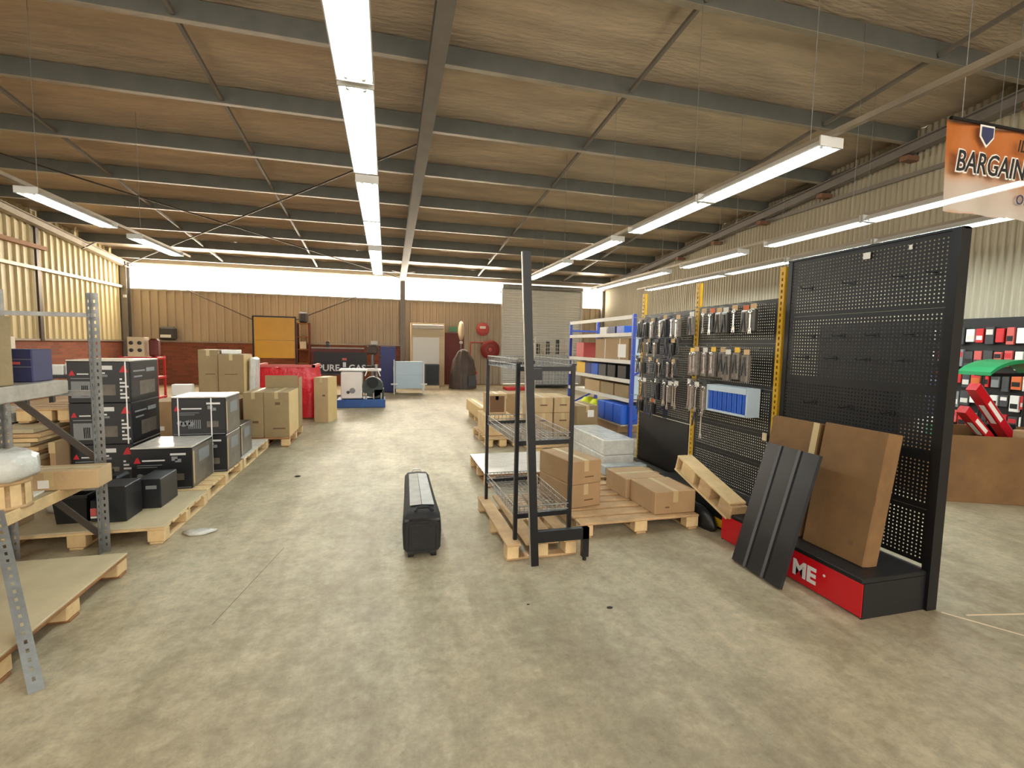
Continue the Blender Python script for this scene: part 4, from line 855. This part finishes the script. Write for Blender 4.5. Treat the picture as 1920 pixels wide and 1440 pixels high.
def hrow(z,y0,y1,n,rowname,bay,kinds,cards,bms,h,L,grp):
    for i in range(n):
        y=y0+(y1-y0)*(i+.5)/n+random.uniform(-.012,.012)
        hang(kinds[i%len(kinds)],y,z+random.uniform(-.015,.015),f"hanging tool, {ORD[i]} from the near yellow post, {rowname} of {bay} pegboard bay",grp,random.choice((.10,.13,.16)),h,cards[i%len(cards)],bms[i%len(bms)],L)
gp='tools hanging on the lower pegboard bays'
hrow(2.0,3.5,4.46,8,'top row','nearer low',['pack','pack','spanner','pack'],['header_beige','orange','header_beige','off_white'],['blister_dark','blister','black_plastic'],.2,.22,gp)
hrow(1.615,3.56,4.46,8,'second row','nearer low',['pack'],['header_beige','yellow','off_white'],['blister','blister','blister'],.25,.22,gp)
hrow(1.27,4.12,4.46,4,'third row','nearer low',['pack','spanner'],['dark_grey','off_white'],['blister'],.25,.28,gp)
hrow(1.97,4.6,5.6,10,'top row','far',['pack','pack','pliers'],['header_beige','dark_grey','off_white'],['blister','blister_dark'],.2,.22,gp)
hrow(1.72,4.62,5.55,10,'second row','far',['pliers','pack','pliers'],['dark_grey','header_beige'],['blister_dark','black_plastic'],.14,.18,gp)
hrow(1.48,4.6,5.6,11,'third row','far',['pliers','spanner','pack'],['dark_grey','header_beige'],['blister_dark','black_plastic'],.14,.18,gp)
hrow(1.24,4.58,5.5,11,'fourth row','far',['spanner','spanner','pack'],['off_white','dark_grey'],['blister','black_plastic'],.2,.28,gp)
hrow(.98,5.1,5.6,4,'lowest row','far',['pack','pliers'],['orange','dark_grey'],['black_plastic'],.14,.18,gp)
hang('spanner',4.23,.98,'single long chrome spanner hanging low under the third tool row',gp,.1,.2,'dark_grey','blister',.28)
hang('pliers',4.36,.96,'single dark pliers hanging low beside the long spanner',gp,.1)
# blue tubular holders
BT=thing('blue_tool_holder','row of blue plastic tool tubes in a clear white holder on pegboard','tool holder',(GX-.06,3.83,.99))
MB().bx(-.09,.05,-.27,.27,.205,.262).ob('top_rail','pale_blue',BT); MB().bx(-.09,.05,-.27,.27,0,.02).ob('bottom_rail','pale_blue',BT); MB().bx(-.09,.05,.265,.28,0,.26).ob('side','pale_blue',BT); MB().bx(-.09,.05,-.28,-.265,0,.26).ob('side','pale_blue',BT)
for i in range(8): MB().cyl((-.06,-.235+i*.067,.02),(-.06,-.235+i*.067,.205),.029,10).ob('tube_sleeve','blue',BT)
MB().bx(.03,.05,-.27,.27,.02,.2).ob('back','blue_dark',BT)
tag(MB().cbox((0,0,0),(.01,.05,.07),.004).ob('price_tag','beige',None,(GX-.012,3.47,.83)),'small beige price tag at the bottom of the tool bay','tag')
# ================================================================== RIGHT BACK: WALL DISPLAY
RBX=8.75
WD=thing('wall_display','long black pegboard display along the right wall full of packets','display stand',(RBX,5.0,0))
for i in range(5): MB().bx(0,.03,-3.0+i*1.2,-1.81+i*1.2,.3,2.15).ob('board','black_board',WD); MB().bx(-.0,.06,-3.03+i*1.2,-2.99+i*1.2,0,2.18).ob('post','black_metal',WD)
MB().cbox((-.2,0,.27),(.45,6.0,.05),.004).ob('base_shelf','black_board',WD)
random.seed(4)
cols=['pink_red','off_white','red','orange','dark_grey','paper','print_grey','red','white','pink_red']
cn={'pink_red':'pink','off_white':'cream','red':'red','orange':'orange','dark_grey':'dark grey','paper':'white','print_grey':'grey','white':'pale'}
for r,z in enumerate((2.0,1.66,1.34,1.02,.72)):
    for i in range(12):
        y=5.78-i*.122; hh=random.uniform(.16,.27); wy=random.uniform(.085,.118); m=random.choice(cols)
        t=tag(MB().cbox((0,0,-hh/2),(.05,wy,hh),.006).ob('packet',m,None,(RBX-.045,y,z+random.uniform(-.02,.02))),f"{cn[m]} packet, {ORD[i]} from left in the {['top','second','third','fourth','lowest'][r]} row, right wall display",'packet','packets on the right wall display')
        MB().box((-.026,0,-hh*random.choice((.3,.65))),(.003,wy*.8,hh*.3)).ob('print',random.choice(['paper','dark_grey','print_red','off_white','black_board']),t)
# big cardboard bin
CBn=thing('cardboard_bin','big brown cardboard bin full of goods at the right edge','bin',(6.74,3.785,0),-.42)
Wb,Db,Hb=1.9,.9,.73
for s in (-1,1): MB().cbox((0,s*Db/2,Hb/2),(Wb,.014,Hb),.004).ob('side_wall','carton_worn',CBn); MB().cbox((s*Wb/2,0,Hb/2),(.014,Db,Hb),.004).ob('end_wall','carton_worn',CBn)
MB().cbox((0,0,.02),(Wb-.03,Db-.03,.03),.004).ob('base','carton_worn',CBn); MB().cbox((0,0,.5),(Wb-.03,Db-.03,.02),.004).ob('inner_shelf','carton_ink',CBn)
def inbin(name,label,cat,u,v,w0,size,m,rot=(0,0,0),deco=None):
    c,s=cos(-.42),sin(-.42); p=(6.74+u*c-v*s,3.785+u*s+v*c,w0)
    o=tag(MB().cbox((0,0,size[2]/2),size,.008).ob(name,m,None,p,(rot[0],rot[1],rot[2]-.40)),label,cat)
    if deco: MB().box((0,-size[1]/2-.001,size[2]*.5),(size[0]*.35,.002,size[2]*.3)).ob('print',deco,o)
    return o
for p0,p1,lab,m,wd in (((7.13,3.8,.53),(6.36,3.8,1.24),'long red box sticking up out of the cardboard bin, longer right one','red_gloss',.1),((6.70,3.72,.53),(6.10,3.72,1.0),'long red box sticking up out of the cardboard bin, shorter left one','red_gloss',.09),((7.25,3.86,.53),(6.5,3.86,1.22),'long grey box leaning beside the longer red box in the bin','print_grey',.09)):
    t=thing('long_box',lab,'box',p0); q=Vector(p1)-Vector(p0); MB().bar((0,0,0),q,wd,wd).ob('body',m,t); MB().bar(q*.45,q*.75,wd*.5,wd+.004).bar(q*.45,q*.75,wd+.004,wd*.5).ob('print','paper' if m!='print_grey' else 'off_white',t)
inbin('brown_inner_box','brown box between the two red boxes in the bin','box',.12,-.31,.53,(.24,.15,.26),'carton')
inbin('blue_box','dark blue box at the right end of the cardboard bin','box',.66,-.12,.53,(.36,.25,.28),'blue_dark',(0,rad(6),0))
inbin('white_pack','white foam pack behind the left red box in the bin','pack',-.5,.2,.53,(.3,.2,.3),'off_white',(0,0,.3))
inbin('green_pack','small green pack lying in the left end of the bin','pack',-.62,.0,.53,(.14,.12,.26),'green',(0,rad(10),.2))
inbin('pale_pack','cream pack at the front right of the bin','pack',.62,-.36,.53,(.26,.1,.22),'beige',(0,0,.1))
inbin('black_pack','black pack lying behind the blue box in the bin','pack',.25,.33,.53,(.34,.16,.25),'black_plastic',(0,0,.1))
# green topped stand behind the bin
GT=thing('green_canopy_stand','display stand with curved green top behind the cardboard bin','display stand',(7.95,4.4,0),0.)
for x in (-.42,.42): MB().cyl((x,0,0),(x,0,1.40),.02,8).ob('pole','black_metal',GT)
b=MB(); n=12; prof=[(-.6+1.2*i/n,1.38+.16*sin(pi*i/n)**.7) for i in range(n+1)]; b.prism(prof+[(x,z-.045) for x,z in reversed(prof)],-.18,.18,'XZ'); b.ob('green_top','green',GT); MB().bx(-.42,.42,-.1,.1,1.32,1.36).ob('under_shelf','black_metal',GT); MB().bx(-.44,.44,-.15,.15,0,.04).ob('base','black_metal',GT)
# dark bag by the bin
DB=thing('dark_backpack','dark blue backpack with orange pocket hanging on a post by the bin','backpack',(6.95,4.5,.0)); MB().cyl((0,.12,0),(0,.12,1.35),.025,8).ob('post','black_metal',DB); MB().lathe([(.001,0),(.2,0),(.2,.03),(.001,.03)],(0,.12,0),14).ob('foot','black_metal',DB)
MB().cbox((0,0,1.02),(.30,.2,.55),.08).ob('bag_body','navy',DB); MB().cbox((-.06,-.11,.92),(.16,.06,.24),.025).ob('pocket','orange',DB); MB().path([(-.05,.08,1.28),(-.03,.12,1.36),(.03,.12,1.36),(.05,.08,1.28)],.01).ob('strap','navy',DB)
# ================================================================== HANGING BANNER
BN=thing('bargain_banner','hanging orange vinyl banner reading BARGAIN at the upper right','banner',(3.725,2.5,2.585))
b=MB(); nx=24; W_,H_=1.35,.62
vs=[(W_*i/nx,.012*sin(i*.9)+.003*j,H_*j/8) for j in range(9) for i in range(nx+1)]; b.add(vs,[(j*(nx+1)+i,j*(nx+1)+i+1,(j+1)*(nx+1)+i+1,(j+1)*(nx+1)+i) for j in range(8) for i in range(nx)],True); b.ob('vinyl_sheet','banner',BN)
text('BARGAIN',.2,'paper',BN,(.04,-.024,.27),(pi/2,0,0),bold=.011,shear=.15,sx=.8,name='letter_outline'); text('BARGAIN',.2,'hole_dark',BN,(.04,-.028,.27),(pi/2,0,0),bold=.001,shear=.15,sx=.8,name='letters')
text('OF',.10,'navy',BN,(.66,-.025,.10),(pi/2,0,0),shear=.1,name='small_letters'); text('ILED',.12,'hole_dark',BN,(.62,-.028,.46),(pi/2,0,0),shear=.15,name='upper_letters')
MB().prism([(.25,.60),(.39,.60),(.39,.52),(.32,.45),(.25,.52)],-.022,-.02,'XZ').ob('shield_outline','paper',BN); MB().prism([(.265,.585),(.375,.585),(.375,.525),(.32,.47),(.265,.525)],-.027,-.025,'XZ').ob('shield_emblem','navy',BN)
MB().cyl((0,0,H_),(W_,0,H_),.012,8).ob('banner_rod','black_metal',BN)
for x in (.1,W_-.1): MB().cyl((x,0,H_),(x,0,roof(2.5)-2.585-.03),.003,5).ob('hanging_wire','galv',BN)
# small debris on the floor
random.seed(2)
for k,(x,y,ss) in enumerate(((1.33,2.55,.011),(-1.02,6.0,.02),(.85,2.7,.006))):
    d=MB().lathe([(.001,0),(ss,0),(ss*1.2,ss*.3),(ss*.6,ss*.6),(.001,ss*.6)],n=8); d.v=[(x_*1.5,y_,z_) for x_,y_,z_ in d.v]; tag(d.ob('debris','hole_dark',None,(x,y,0)),['small dark chip on the floor right of the black upright','small dark scrap on floor by the left carton pallets','tiny dark crumb on the open floor in front'][k],'debris')
for (xa,ya,xb,yb) in ((-.95,2.9,-.77,3.9),):   # sawn joint in the slab
    MB().bar((xa,ya,.0005),(xb,yb,.0005),.003,.001).ob('floor_joint','carton_ink',bpy.data.objects['floor'])
for (xa,ya,xb,yb) in ((3.33,2.04,3.46,1.85),(3.45,1.98,3.86,1.9)):
    MB().bar((xa,ya,.0005),(xb+(xb-xa)*4,yb+(yb-ya)*4,.0005),.012,.001).ob('floor_line','beige',bpy.data.objects['floor'])
